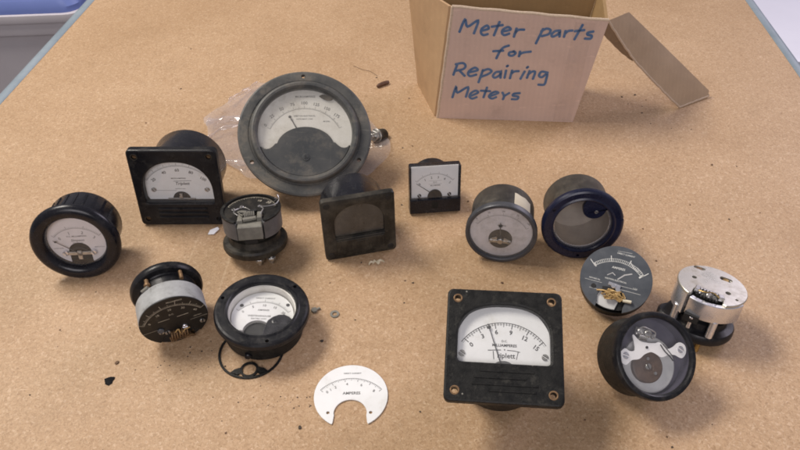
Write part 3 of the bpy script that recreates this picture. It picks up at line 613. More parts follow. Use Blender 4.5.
mk.text('MICROAMPERES', 1.5, 0, 5.2, dz + .08); mk.text('Triplett', 3.4, 2, .8, dz + .08, shear=.25); mk.ribbon([(-4, 2.9), (9, 3.3)], .35, dz + .08); mk.text('BLUFFTON OHIO', .95, 0, -3.6, dz + .08); mk.ribbon([(-19, -5), (-3, -5)], .2, dz + .08)
t.part('printed_scale', mk, 'ink', dial)
for x in (-19.5, 19.5): t.part('screw', MB().screw((x, -4.2, dz), 1.8, .8), 'steel')
t.part('pivot_cover', MB().prism([(6.5 * cos(pi * k / 24), -12.4 + 6.5 * sin(pi * k / 24)) for k in range(25)], dz, dz + .8, .3), 'dark')
t.part('pivot_bridge', MB().box((0, -9.2, dz + 1.3), (2.2, 4.5, .8), ch=.2).rod((0, -9.6, dz + .8), (0, -9.6, dz + 2.2), 1.3, n=14).box((0, -11.6, dz + 1.0), (20, 1.4, .8), ch=.2), 'steel')
t.part('glass', MB().disc(win, -2.6), 'glass')

# ------------------------------------------------------------------ 3  big round meter
t = Thing('large_round_meter', 'largest meter, worn grey round flange with three holes, lying on a plastic bag', 'meter', (-73.3, 450.5, 44.5), 55.4, 12.2, 6.5)
Rf = 51.6
fl3 = t.part('flange', MB().lathe([(40, -6.5), (50.2, -6.5), (51.3, -5.6), (Rf, -4.2), (51.3, -2.6), (50, -1.9), (44.6, -1.6), (43.6, -1.7), (42.8, -2.2), (42.1, -1.6), (41.6, 1.2), (40.8, 2.4), (39.4, 2.9), (37.8, 2.6), (36.8, 1.4), (36.4, -1), (36.3, -5)], 144), 'worn')
hc = MB()
for a in (90, 210, 330): hc.rod((47 * cos(R_(a)), 47 * sin(R_(a)), -12), (47 * cos(R_(a)), 47 * sin(R_(a)), 4), 1.7, n=20)
cut(fl3, (t, hc))
t.part('barrel', barrel(41, -6.5, 24, ch=3), 'worn')
dz = -4.2
dial = t.part('dial', MB().disc(circle(36.8, 120), dz), 'aged')
mk = MB(); c = (0, -9)
scale(mk, c, 29.5, -64, 64, 80, 10, .9, 2.4, .22, dz + .08, mid=5, lm=1.6)
numerals(mk, c, 34.2, [(-62, '0'), (-47, '25'), (-31, '50'), (-15.5, '75'), (0, '100'), (16, '125'), (31, '150'), (47, '175')], 3.5, dz + .08)
mk.text('MICROAMPERES', 2.2, 1, 30.6, dz + .08)
mk.text('WESTON ELECTRICAL', 1.7, 0, 14.4, dz + .08); mk.text('INSTRUMENT CORP.', 1.4, 0, 11.8, dz + .08); mk.text('MODEL', 1.6, 17, 9.6, dz + .08)
t.part('printed_scale', mk, 'faint', dial)
# half-moon cover: outline follows the rim below and a bulge with two concave shoulders above
cv = []
for k in range(61): a = R_(199 + (341 - 199) * k / 60); cv.append((36.25 * cos(a), 36.25 * sin(a)))
cv += [(33.6, -11.6), (31.8, -13.2), (29.6, -13.7), (27.2, -13.2), (25.0, -11.6), (23.0, -9.4)]
for k in range(25): a = R_(12 + 156 * k / 24); cv.append((22.0 * cos(a), -12.6 + 16.6 * sin(a)))
cv += [(-23.0, -9.4), (-25.0, -11.6), (-27.2, -13.2), (-29.6, -13.7), (-31.8, -13.2), (-33.6, -11.6)]
t.part('half_moon_cover', MB().prism(cv, -4.0, -.4, .35), 'worndark')
t.part('zero_screw', MB().lathe([(3.0, -.4), (2.9, .1), (2.2, .25)], 24, 0, -21, cap1=True).screw((0, -21, .2), 1.7, .5, .3), 'worndark')
t.part('needle', needle(MB(), (0, -9), -27, 14, 26, .5, -2.8, 25, 1.2), 'ink')
t.part('grime', MB().prism(smoothpath([(12, 28.5, 0), (15, 29.6, 0), (19, 28.2, 0), (22.5, 26.2, 0), (20, 25.4, 0), (16, 26.6, 0), (12, 28.5, 0)], 4)[:-1] and [(p[0], p[1]) for p in smoothpath([(12, 30.5, 0), (15, 31.6, 0), (19, 30.2, 0), (22.5, 28.2, 0), (20, 26.8, 0), (16, 27.8, 0), (12, 30.5, 0)], 4)[:-1]], dz + .1, dz + 1.2, .3), 'grit')
t.part('glass', MB().disc(circle(36.3, 72), -1.2), 'glassdusty')
for x in (-17, 17):
    t.part('terminal_stud', MB().rod((x, 24, -23), (x, 24, -43), 2.2, n=16, ch=.4), 'brass')

# ------------------------------------------------------------------ 4  bare movement with dull grey ring
t = Thing('meter_movement', 'bare upright movement with dull grey ring and two terminal nuts in front', 'meter movement', (-104.0, 370.3, 34.4), 100.2, 7.1, 0)
bs = t.part('base', MB().lathe([(.4, -29.4), (20, -29.4), (22.3, -28.8), (22.9, -27.2), (22.7, -24.6), (21.6, -23.2), (18.6, -22.6), (18.2, -21), (17.6, -18.4), (15.5, -17.9), (15, -14), (.4, -14)], 96), 'olive')
def cring(ro, ri, z0, z1, a0, a1, n=72):
    m = MB(); rings = []
    for k in range(n + 1):
        a = R_(a0 + (a1 - a0) * k / n); rings.append([(r * cos(a), r * sin(a), z) for r, z in ((ri, z0), (ro, z0 + .3), (ro, z1 - .3), (ri, z1))])
    return m.loft(rings, True, True)
t.part('magnet_ring', cring(20.5, 15.5, -14.2, -.8, -63, 243), 'greyring')
rimt = t.part('rim', cring(20.9, 18.8, -1.0, .7, -60, 240), 'blackmatt')
dl = [(19.0 * cos(R_(a)), 19.0 * sin(R_(a))) for a in [-62 + 304 * k / 90 for k in range(91)]] + [(-9, -6), (9, -6)]
dial = t.part('dial', MB().disc(dl, -.55), 'blackdial')
mk = MB(); mk.text('10', 3.2, 5.5, 11.5, -.45, rot=20); mk.text('20', 3.6, 12.0, 8.0, -.45, rot=35); mk.arc((0, 0), 17.2, -70, 80, .3, -.45); scale(mk, (0, 0), 15.8, -70, 80, 24, 4, .7, 1.4, .25, -.45, arc=False)
t.part('printed_scale', mk, 'inkcream', dial)
bg = t.part('bridge', MB().box((0, -17.6, -6.8), (16.5, 8.5, 10.6), ch=.6).box((-6.5, -12, -.6), (3.6, 9, 3), ch=.4).box((6.6, -11, 0), (3.2, 8, 3.4), ch=.4).box((0, -14.2, .4), (9, 3.0, 2.2), rz=.2, ch=.4), 'bridge')
t.part('bridge_notch', MB().box((0, -18.2, -13.2), (8.5, 6.6, 4.6), ch=.4), 'dark')
t.part('bridge_dent', MB().lathe([(1.7, .12), (1.2, .3), (.3, .3)], 18), 'bridge') if False else None
cl = MB(); cl.tube(coilpath((-3.5, -11, .6), (3.8, -10, .6), 2.6, 6), .45, 6); cl.tube(smoothpath(squiggle((-2, -8.5, 1.6), 6.5, 10, 3, 1.0), 6), .38, 6)
t.part('coil', cl, 'bridge')
wr = MB(); wr.tube(smoothpath([(7, -11, 1.5), (9, -5, 2.4), (7.4, -2, 2.2), (12, -1, 1.8), (17, 2, 1.2), (19.5, 6, 2.4), (18.6, 9, 4.6)], 6), .4, 6); wr.tube(smoothpath([(16, 8, .2), (18.5, 6, 3.2), (17, 4, 5.0)], 6), .3, 6); wr.tube(smoothpath([(-8, -10, 1.2), (-11, -6, 1.8), (-9, -1, 1.2), (-4, 1, .8), (0, -4, 1.2)], 6), .4, 6)
t.part('wire', wr, 'steel')
for x, y in ((-6.5, 4), (6, 3), (-12, 1)): t.part('screw', MB().screw((x, y, -.5), 1.4, .8, x), 'steel')
t.part('coil_housing', MB().rod((-4, -5, -.4), (-4, -5, 1.4), 3.0, n=20, ch=.4).box((2, -4, .4), (5, 3, 1.6), rz=.5, ch=.3), 'dark')
for x, y in ((3.0, -18.2), (11.2, -17)):
    st = t.part('terminal_stud', MB().rod((x, y, -28), (x, y, -35.3), 1.3, n=14, ch=.3), 'steel')
    t.part('nut', MB().hexnut((x, y, -30.0), (x, y, -32.4), 3.1), 'steel', st)

# ------------------------------------------------------------------ 5  movement lying with black dial and pale grey ring
t = Thing('meter_movement', 'movement lying on its side, black dial, light grey ring and black base', 'meter movement', (-138.7, 280.5, 21.0), -2.0, 22.4, -4)
t.part('base', MB().lathe([(.4, -31), (19, -31), (21.6, -30.2), (22.4, -28.4), (22.3, -26), (21.4, -24.6), (18, -24.2), (17.4, -23.5), (17, -14), (.4, -14)], 96), 'black')
rg = t.part('magnet_ring', MB().lathe([(16, -14.6), (20.3, -14.6), (20.7, -14.2), (20.7, -1.2), (20.3, -.7), (17, -.7)], 96), 'greypaint')
kerf = t.part('clip', MB().box((-10, 18.0, -15.2), (5, 2.4, 2.0), rz=.5, ch=.4), 'bridge', rg)
st = t.part('screw', MB().rod((-8.5, 17.6, -23), (-8.5, 17.6, -16.5), 1.3, n=14).rod((-8.5, 17.6, -19.5), (-8.5, 17.6, -17.5), 2.0, n=16, ch=.3), 'rust')
t.part('screw', MB().rod((12, 16.4, -23), (12, 16.4, -16.5), 1.2, n=14), 'rust')
dl = [(20.5 * cos(R_(a)), 20.5 * sin(R_(a))) for a in [-52 + 284 * k / 90 for k in range(91)]] + [(-11, -15.0), (-8, -10.5), (-3, -9.4), (3, -9.2), (8, -10.5), (11, -14.5)]
dial = t.part('dial', MB().prism(dl, -.8, 0, .15), 'blackdial')
mk = MB(); c = (0, -7)
scale(mk, c, 20.2, -58, 58, 50, 10, 1.3, 3.4, .26, .1, mid=5, lm=2.2)
numerals(mk, c, 17.6, [(-52, '0'), (-26, '10'), (0, '20'), (26, '30'), (52, '40')], 2.3, .1)
mk.text('MILLIAMPERES', 1.5, 4.5, 16.8, .1, rot=6); mk.ribbon([(-9, 3), (-2, 3)], .4, .1); mk.ribbon([(2.5, 2.8), (9.5, 2.8)], .4, .1)
mk.ribbon([(-20, -3.6), (-9, -3.6)], .22, .1); mk.ribbon([(9, -3.6), (19.6, -3.6)], .22, .1); mk.text('D.C.', 1.6, 0, 6.2, .1); mk.text('WESTERN', 1.1, 14, -1.6, .1)
t.part('printed_scale', mk, 'inkcream', dial)
t.part('frame_plate', MB().prism([(20.4 * cos(R_(a)), 20.4 * sin(R_(a)) ) for a in range(-150, -29, 5)] + [(13, -6), (-13, -6)], -3.4, -.5, .3), 'dark')
t.part('coil', MB().tube(coilpath((-5, -11.6, .6), (6, -12.0, .6), 2.8, 7), .6, 6).tube(smoothpath(squiggle((0, -13, 1.6), 7, 9, 8, 1.2), 6), .5, 6).tube(smoothpath(squiggle((1, -15.5, .8), 8, 10, 18, 1.0), 6), .4, 6), 'rust')
t.part('coil_lead', MB().tube(smoothpath([(-2, -9, 1.5), (.5, -6.5, 2.2), (1, -11, 2.6), (4, -8.5, 2), (7, -9, 1.2)], 6), .45, 6), 'straw')
for x, y, mt in ((-9.6, -6.4, 'steel'), (-6.2, -8.2, 'steel'), (4.6, -7.8, 'bright'), (15.6, -7.8, 'steel')): t.part('screw', MB().screw((x, y, 0), 1.6, .9, x), mt)
t.part('bearing', MB().rod((-9.5, -4.6, 0), (-9.5, -4.6, 1.2), 2.0, n=18, ch=.3), 'sheendial')
t.part('lug', MB().box((-8.5, -15.0, -1.2), (5, 3, 1.2), rz=-.6, ch=.3).box((7.5, -16.0, -1.2), (3, 4, 1.4), rz=.3, ch=.3), 'rust')

# ------------------------------------------------------------------ 6  round meter lying face up
t = Thing('round_panel_meter', 'black flanged round meter lying face up on a thin ring, white scale inside', 'meter', (-86.0, 289.4, 22.9), 86.5, 67.3, 67.3)
Rf, Rw = 29.6, 21.0
f6 = t.part('flange', MB().lathe([(24.9, -5.4), (28.6, -5.4), (29.3, -4.9), (Rf, -4), (29.4, -1.6), (28.6, -.5), (27.4, 0), (23.6, 0), (22.8, .5), (22.0, .5), (21.3, 0), (Rw, -.8), (Rw, -2.6)], 128), 'black')
hc = MB()
for a in (30, 150, 270): hc.rod((26.2 * cos(R_(a + 15)), 26.2 * sin(R_(a + 15)), -9), (26.2 * cos(R_(a + 15)), 26.2 * sin(R_(a + 15)), 2), 1.2, n=16)
cut(f6, (t, hc))
t.part('barrel', MB().lathe([(24.9, -5.4), (24.9, -20), (24.2, -21.1), (23, -21.4), (.4, -21.4)], 96), 'blackmatt')
t.part('inner_wall', MB().lathe([(Rw - .05, -2.6), (20.2, -3), (20.0, -10.5), (.4, -10.5)], 96), 'aged')
dz = -7.6
d6 = [(19.4 * cos(R_(a)), 19.4 * sin(R_(a)) - .2) for a in [-38 + 256 * k / 90 for k in range(91)]] + [(-10.5, -12.2)] + [(8.6 * cos(a) - 2.0, -12.5 + 8.6 * sin(a)) for a in [pi - .1 - (pi - .2) * k / 30 for k in range(31)]]
dial = t.part('dial', MB().prism(d6, dz - .5, dz, .1), 'white')
mk = MB(); c = (0, -9)
scale(mk, c, 19.6, -52, 52, 40, 10, 1.1, 2.2, .22, dz + .08, mid=5, lm=1.6)
numerals(mk, c, 17.0, [(-48, '0'), (-24, '5'), (0, '10'), (24, '15'), (48, '20')], 2.5, dz + .08)
mk.text('DIRECT CURRENT', 1.5, 0, 14.0, dz + .08); mk.text('AMPERES', 1.8, 0, 4.2, dz + .08); mk.text('WESTINGHOUSE', 1.9, -2, -.6, dz + .08); mk.text('ELECTRIC CORP.', 1.3, -2, -2.8, dz + .08)
t.part('printed_scale', mk, 'faint', dial)
for x, y in ((-14.2, 7.4), (14.8, 9.0)): t.part('dial_hole', MB().lathe([(1.25, .02), (1.0, .12), (.2, .12)], 18, x, y), 'ink', dial) if False else t.part('dial_screw', MB().rod((x, y, dz), (x, y, dz + .5), 1.2, n=16, ch=.2), 'ink')
hm = [(9.4 * cos(a) + 10.2, -12.0 + 10.2 * sin(a)) for a in [2.85 - 3.0 * k / 30 for k in range(31)]]
hm = [(20.4 * cos(R_(a)), 20.4 * sin(R_(a))) for a in range(-82, -11, 4)] + [(17.2, -2.2), (14, -.6), (10.5, -.8), (7, -2.6), (4.2, -5.6), (3.0, -9.5), (2.6, -14), (2.2, -18)]
hcv = t.part('half_moon_cover', MB().prism(hm, -7.2, -4.8, .5), 'blackgloss')
t.part('zero_screw', MB().lathe([(3.0, -4.8), (2.7, -4.2), (2.2, -4.0)], 24, 9.4, -6.4, cap1=True).screw((9.4, -6.4, -4.0), 1.6, .3, .7), 'blackgloss', hcv)
t.part('cavity', MB().disc([(8.2 * cos(a) - 2, -12.4 + 8.2 * sin(a)) for a in [2 * pi * k / 40 for k in range(40)]], -9.8), 'dark')
t.part('glass', MB().disc(circle(Rw - .1, 64), -2.2), 'glass')
t.part('terminal_lug', MB().rod((-6.0, -22, -16.4), (-6.0, -26.2, -16.4), 2.3, n=20, ch=.6), 'black')
# thin ring gasket below
rg = MB(); c0 = (0, 0)
def annulus(m, c, ro, ri, h, n=72, a0=0, a1=360):
    return m.loft([[(c[0] + r * cos(R_(a0 + (a1 - a0) * k / n)), c[1] + r * sin(R_(a0 + (a1 - a0) * k / n)), z) for k in range(n)] for r, z in ((ri, 0), (ro, 0), (ro, h), (ri, h), (ri, 0))])
annulus(rg, (0, 0), 20.3, 18.9, .8); annulus(rg, (0, -13.6), 5.6, 4.2, .9, 40)
rg.prism([(-11.5, -15.4), (-6.5, -17), (-4.6, -15.5), (-5.5, -12), (-9, -13.0)], 0, .85).prism([(11.5, -15.4), (6.5, -17), (4.6, -15.5), (5.5, -12), (9, -13.0)], 0, .85)
single('gasket_ring', rg, 'blackmatt', 'thin black ring with a small round loop, lying under the face-up round meter', 'gasket', (-93.0, 272.5, .1), R_(4))

# ------------------------------------------------------------------ 7  dusty square meter in the middle
t = Thing('square_panel_meter', 'dusty square meter whose brown window is opaque with grime', 'meter', (-28.0, 360.6, 26.0), 4.3, 13.5, -.6)
W = 25.6; win = arch(17.3, -6.4, 4, 15.2, 1.2, power=2.1)
pl = t.part('bezel', square_plate(W, 2.4, win, (0, 3), 4.5, 23.0, 3.2, ch=1.1), 'olive')
for sx in (-1, 1):
    for sy in (-1, 1): t.part('mounting_screw', MB().lathe([(2.3, .03), (2.1, .25), (1.6, .3)], 20, sx * 21.4, sy * 21.4, cap1=True), 'dark')
t.part('barrel', barrel(23.0, -4.5, 36, ch=2.5), 'blackgloss')
t.part('window', MB().disc(grow(win, .3), -1.9), 'brownface')
t.part('sill', MB().box((0, -7.6, .5), (35, 1.2, 1.6), ch=.5), 'olive', pl)
ap = t.part('lower_block', MB().box((0, -15.0, .4), (34.5, 12.0, .9), ch=.35), 'olive', pl)
t.part('maker_plate', MB().box((1.2, -14.4, .95), (9, 7.4, .5), ch=.2), 'olive', ap)
gr = MB()
for x in (-14, -10.5, -7, 8, 11.5, 15): gr.box((x, -15, .95), (.6, 10, .4), ch=.15)
t.part('ridges', gr, 'olive', ap)

# ------------------------------------------------------------------ 8  small square meter with clear cover
t = Thing('small_panel_meter', 'smallest square meter, white dial under clear plastic above a black band', 'meter', (26.8, 407.8, 20.4), 12.5, 6.9, .7)
W = 19.4
t.part('body', MB().loft([[(x, y, z) for x, y in rrect(g, g, 1.2)] for g, z in ((W - .4, -9), (W, -8.6), (W, -5.6), (W - .5, -5.4))], True, True), 'blackgloss')
t.part('barrel', MB().lathe([(15.8, -9), (15.8, -24.6), (14.6, -25.9), (.4, -25.9)], 80), 'black')
lo = t.part('lower_band', MB().box((0, -13.5, -2.9), (2 * W, 11.6, 5.0), ch=.6), 'blackgloss')
t.part('emblem', MB().box((-.4, -12.6, -.32), (5, 5, .3), ch=.12), 'blackmatt', lo)
dz = -4.6
dial = t.part('dial', MB().prism([(-17.8, -7.6), (17.8, -7.6), (17.8, 18), (-17.8, 18)], -5.4, dz), 'white')
for sg in (-1, 1): t.part('side_rail', MB().box((sg * 18.9, 5.4, -3.6), (.9, 26, 3.6), ch=.2), 'blackgloss')
mk = MB(); c = (0, -7.0)
scale(mk, c, 18.5, -47, 47, 25, 5, .9, 1.7, .2, dz + .08)
numerals(mk, c, 15.7, [(-47, '0'), (-28, '1'), (-9.4, '2'), (9.4, '3'), (28, '4'), (47, '5')], 2.7, dz + .08)
mk.text('D.C.', 1.7, .4, 4.6, dz + .08); mk.text('MILLIAMPERES', 1.35, .4, 2.0, dz + .08, sx=.9)
for a_, b_ in (((-4.6, 6), (5.4, 6)), ((-4.6, 3.2), (5.4, 3.2))): mk.ribbon([a_, b_], .15, dz + .08)
t.part('printed_scale', mk, 'faint', dial)
t.part('pivot_cover', MB().prism([(5.6 * cos(pi * k / 24), -7.6 + 6.4 * sin(pi * k / 24)) for k in range(25)], dz, dz + 1.6, .4), 'dark')
t.part('needle', needle(MB(), (0, -6), -53, 5, 17.5, .3, dz + .9), 'ink')
for x in (-11.8, 11.2): t.part('screw', MB().screw((x, -5.9, dz), 1.4, .7), 'dark')
cvr = MB(); q = rrect(W - .3, 12.9, .9, 4, 0, 6.4)
cvr.loft([[(x, y, -5.3) for x, y in q], [(x, y, -.5) for x, y in q], [(x, y, 0) for x, y in grow(q, -.5)]], False, True)
t.part('clear_front', cvr, 'plastic')

# ------------------------------------------------------------------ 9  round meter with paper label on its barrel
t = Thing('round_panel_meter', 'thin rimmed round meter with silvery dial and a paper label on its barrel', 'meter', (69.5, 354.0, 24.8), 4.9, -9.5, 0)
Rf, Rw = 24.7, 21.4
t.part('bezel', MB().lathe([(22.1, -5.5), (24, -5.5), (24.7, -4.8), (Rf, -1.2), (24.3, -.3), (23.4, 0), (22.4, -.2), (21.7, -.9), (Rw, -3.6)], 128), 'pewter')
bb = t.part('barrel', barrel(22.1, -5.5, 31.7, ch=2), 'brownbarrel')
lb = MB(); g = []
for j in range(5):
    for i in range(13): a = R_(36 + 37 * i / 12); z = -7 - 14.5 * j / 4 + .4 * sin(i); g.append((22.28 * cos(a), 22.28 * sin(a), z))
lb.add(g, [(j * 13 + i, j * 13 + i + 1, (j + 1) * 13 + i + 1, (j + 1) * 13 + i) for j in range(4) for i in range(12)])
t.part('paper_label', lb, 'label', bb)
dz = -4.0
dial = t.part('dial', MB().disc(circle(21.6, 96), dz), 'silverdial')
mk = MB(); c = (0, -6)
scale(mk, c, 19.5, -58, 58, 40, 10, 1.0, 2, .2, dz + .08); numerals(mk, c, 23.0, [(-50, '0'), (-25, '25'), (0, '50'), (25, '75'), (50, '100')], 1.9, dz + .08); mk.text('AMPERES', 1.5, 0, 5, dz + .08)
t.part('printed_scale', mk, 'faint', dial)
well = t.part('well', MB().disc(circle(8.2, 48, 0, -6.4), dz + .12), 'dark')
t.part('bridge', MB().box((0, -8.0, dz + 1.2), (15, 2.4, 1.0), ch=.3).box((-4.5, -6.2, dz + 1.0), (5, 2.2, .8), rz=.5, ch=.2).box((4.5, -6.6, dz + 1.0), (5, 2.0, .8), rz=-.4, ch=.2).rod((0, -7.4, dz), (0, -7.4, dz + 2.6), 2.2, n=20, ch=.4), 'steel')
t.part('needle', needle(MB(), (0, -7.4), -4, -3, 15.5, .55, dz + 1.6, 13.2, 1.5), 'ink')
for x in (-6.4, 6.4): t.part('screw', MB().screw((x, -8, dz + 1.6), 1.2, .6), 'steel')
t.part('glass', MB().disc(circle(Rw, 64), -2.0), 'glassdusty')

# ------------------------------------------------------------------ 10  empty case
t = Thing('empty_meter_case', 'empty round meter case with a wide dark blue flange', 'meter case', (126.3, 359.2, 28.0), 9.0, -2.4, 0)
Rf, Rw = 28.1, 19.9
f10 = t.part('flange', MB().lathe([(22.7, -5), (27.2, -5), (Rf, -4), (Rf, -1.6), (27.4, -.6), (26.2, 0), (22.6, 0), (21.4, .6), (20.6, .3), (Rw, -.8), (Rw, -3.2), (20.9, -4)], 128), 'blue')
hc = MB().box((27.2, 6.2, -1), (4.2, 1.7, 14), rz=.2)
for a in (150, 270): hc.rod((24.6 * cos(R_(a)), 24.6 * sin(R_(a)), -9), (24.6 * cos(R_(a)), 24.6 * sin(R_(a)), 2), 1.1, n=16)
cut(f10, (t, hc))
t.part('barrel', MB().lathe([(22.7, -5), (22.7, -33.6), (22, -35), (20.6, -35.6), (.4, -35.6)], 96), 'brownbarrel')
t.part('inner_wall', MB().lathe([(20.9, -4), (20.9, -33), (.4, -33)], 96), 'inside')
t.part('glass_seat', MB().lathe([(20.8, -3.6), (19.0, -3.3), (18.6, -3.8), (18.8, -4.6)], 96), 'bright')
bs = [(6.4 + 8.0 * cos(a), 13.6 + 8.0 * sin(a)) for a in [R_(158 + 224 * k / 30) for k in range(31)]]
bs = [(x, y) for x, y in bs if math.hypot(x, y) < 20.2] + [(20.2 * cos(R_(a)), 20.2 * sin(R_(a))) for a in range(40, 92, 6)]
bo = t.part('boss', MB().prism(bs, -4.5, -.9, .5), 'blue')
t.part('zero_screw', MB().lathe([(1.9, -.9), (1.8, -.4), (1.3, -.3)], 20, 7.6, 11.6, cap1=True), 'blue', bo)
t.part('screw', MB().screw((7.6, 11.6, -.35), 1.2, .4, 1.0), 'steel', bo)
t.part('glass', MB().disc(circle(19.4, 64), -3.0), 'glassgrime')

# ------------------------------------------------------------------ 11  black dial disc with its movement
t = Thing('meter_movement', 'tilted black dial disc with white scale and loose tan wires', 'meter movement', (140.7, 315.6, 21.1), 60.2, -22.7, -1)
Rd = 22.7
t.part('magnet_drum', MB().lathe([(.4, -11.2), (21.4, -11.2), (22.3, -10.6), (22.5, -9), (22.5, -1.6), (22.0, -1.2)], 96), 'blackmatt')
d11 = [(Rd * cos(R_(a)), Rd * sin(R_(a))) for a in [-68 + 316 * k / 110 for k in range(111)]] + [(-8.2, -17.6), (-9, -13.5), (-7.6, -9.6), (-4, -7.2), (0, -6.4), (4, -7.2), (7.6, -9.6), (9, -13.5), (8.2, -17.6)]
dial = t.part('dial', MB().loft([[(x, y, z) for x, y in d11] for z in (-1.2, -.2)] + [[(x, y, 0) for x, y in grow(d11, -.2)]], True, True), 'sheendial')
mk = MB(); c = (0, -9)
mk.arc(c, 20.6, -46, 46, .3, .1); mk.arc(c, 22.6, -46, 46, .22, .1)
for k in range(31):
    a = -46 + 92 * k / 30; mk.tick(c, a, 20.6, 26.0 if k in (0, 30) else (24.6 if k % 10 == 0 else 22.6), .5 if k % 10 == 0 else .3, .1)
mk.tick(c, 45, 19.2, 22.8, 1.1, .1); mk.tick(c, -45, 19.8, 22.6, .9, .1)
mk.text('AMPERES', 2.1, 0, 7.3, .1); mk.text('DIRECT CURRENT', 1.4, 2.5, 17.6, .1)
mk.ribbon([(-3, 17.0 + 2), (6, 17.6 + 2)], .2, .1)
mk.text('WESTON ELECTRICAL', 1.4, 0, -1.0, .1); mk.text('NEWARK N.J.', 1.2, -13, -3.2, .1); mk.text('U.S.A.', 1.2, 13, -3.2, .1)
mk.ribbon([(-19, -4.8), (-8, -4.8)], .2, .1); mk.ribbon([(4, -6.2), (17, -6.2)], .25, .1); mk.ribbon([(4, -3.8), (14, -3.8)], .22, .1); mk.ribbon([(-15, -9.8), (-9, -9.8)], .2, .1)
t.part('printed_scale', mk, 'inkwhite', dial)
t.part('lower_plate', MB().prism([(20.2 * cos(R_(a)), 20.2 * sin(R_(a))) for a in range(-140, -79, 5)] + [(5, -13), (1, -10), (-12, -6.6)], -2.6, -1.4, .2), 'greydisc')
t.part('armature_gap', MB().disc(circle(20.4, 64), -2.7), 'dark')
t.part('coil_frame', MB().box((-3.6, -8.6, -.6), (6.2, 4.2, 3.6), rz=.15, ch=.5).box((3, -9, -.8), (3, 3, 3), ch=.4), 'dark')
t.part('bridge', MB().box((0, -4.4, .6), (8, 2.2, 1.0), rz=-.1, ch=.3).box((2.4, -6.6, 1.0), (3, 4, 1), rz=.5, ch=.3).rod((-.5, -5.4, 0), (-.5, -5.4, 2.2), 1.6, n=18, ch=.3), 'bright')
w = MB()
for sd_ in range(7): w.tube(smoothpath(squiggle((-2 + sd_ * .8, -11.4, 1.4), 5.6, 8, 20 + sd_, 1.2), 6), .36, 6)
w.tube(smoothpath([(-10, -10.5, .8), (-5, -10, 1.8), (0, -11.6, 2.4), (5, -12.4, 1.6), (9, -13.6, .6)], 6), .6, 7)
t.part('wire', w, 'straw')
t.part('sleeve', MB().rod((7.2, -13.2, 1.0), (12.6, -13.0, 1.6), 1.1, n=14, ch=.25), 'ivory')
t.part('screw', MB().rod((-12.6, -8.2, 0), (-12.6, -8.2, .5), 1.6, n=18, ch=.2), 'dark')
t.part('scratches', MB().ribbon([(6, 13.5), (9.2, 10.2), (12.5, 8.4)], .8, .07).ribbon([(-6, 1.2), (-3, 3.6), (-1, 2.2)], .5, .07).ribbon([(1, 0), (4.6, 4.0), (9, 6)], .8, .07).ribbon([(11, 11), (15, 8)], .6, .07), 'faint2', dial)
t.part('support', MB().rod((3, 14, -11), (3, 14, -20.5), 5.5, n=24, ch=.6), 'dark')

# ------------------------------------------------------------------ 12  bright silver movement
t = Thing('meter_movement', 'bright silver movement at far right with a cream metal top plate', 'meter movement', (193.0, 296.8, 35.6), 100.6, -27.6, 4)
t.part('base', MB().lathe([(.4, -32.2), (19, -32.2), (21, -31.6), (21.6, -30.2), (21.5, -27), (20.6, -25.6), (17.5, -25.2), (16.4, -24.6), (16, -20), (.4, -20)], 96), 'black')
t.part('gap_filler', MB().rod((0, 2, -20.2), (0, 2, -2.4), 15.2, n=48, ch=.5), 'dark')  # dark filler added in the open gap between top plate and base
t.part('foot', MB().rod((-16.5, -7, -32), (-16.5, -7, -23.5), 8.5, n=40, ch=1.2), 'black')
rg = t.part('magnet_ring', cring(20.3, 15.8, -17.0, -1.4, -22, 236), 'bright')
tp = [(20.7 * cos(R_(a)), 20.7 * sin(R_(a))) for a in [-58 + 296 * k / 100 for k in range(101)]] + [(-9.4, -16.5), (-9.0, -11.0), (-7.4, -8.6), (-3, -7.6), (3, -7.6), (6.8, -8.8), (8.4, -11.4), (9.0, -16.5)]
plt = t.part('top_plate', MB().prism(tp, -1.7, 0, .35), 'cream')
hc = MB(); hc.prism(rrect(3.6, 1.6, 1.4, 6, -10.5, 14), -4, 2); hc.prism(rrect(3.8, 2.0, 1.8, 6, 6.2, 11.6), -4, 2); hc.rod((-11.2, 1.4, -4), (-11.2, 1.4, 2), 1.5, n=18); hc.rod((9.8, -3, -4), (9.8, -3, 2), 1.7, n=18); hc.rod((15.5, -7, -4), (15.5, -7, 2), 1.0, n=18)
cut(plt, (t, hc))
t.part('plate_screw', MB().lathe([(2.1, -1.2), (1.9, -.5), (1.2, -.35)], 20, -10.5, 14, cap1=True), 'rust'); t.part('plate_screw', MB().lathe([(2.0, -1.2), (1.8, -.5), (1.2, -.35)], 20, 6.2, 11.6, cap1=True), 'brass')
fb = MB(); q = []
rings = []
for k in range(25):
    a = R_(-116 + 96 * k / 24); rings.append([(r * cos(a), r * sin(a), z) for r, z in ((18.4, -13.6), (21.2, -13.4), (21.4, -13), (21.4, -1.8), (21.0, -1.5), (18.4, -1.5))])
fb.loft(rings, True, True)
t.part('front_bridge', fb, 'bright')
t.part('bridge_notch', MB().box((-4.6, -19.4, -14.4), (9.0, 6.0, 5.6), ch=.4), 'dark')
t.part('mark', MB().ribbon([(p[0], p[1]) for p in smoothpath([(-2, 1.3, 0), (-3, 0, 0), (-1, .6, 0), (2, .9, 0), (4, .4, 0)], 5)], .45, 0), 'faint') if False else None
for x, y in ((-14.2, -12.6), (8.5, -17.6)): t.part('post', MB().rod((x, y, -25.4), (x, y, -13), 2.3, n=20, ch=.3), 'bright')
t.part('screw', MB().rod((-4.2, -20.6, -22), (-4.2, -20.6, -14), 1.2, n=14).screw((-4.2, -20.6, -14.2), 2.0, 1.2), 'bright')
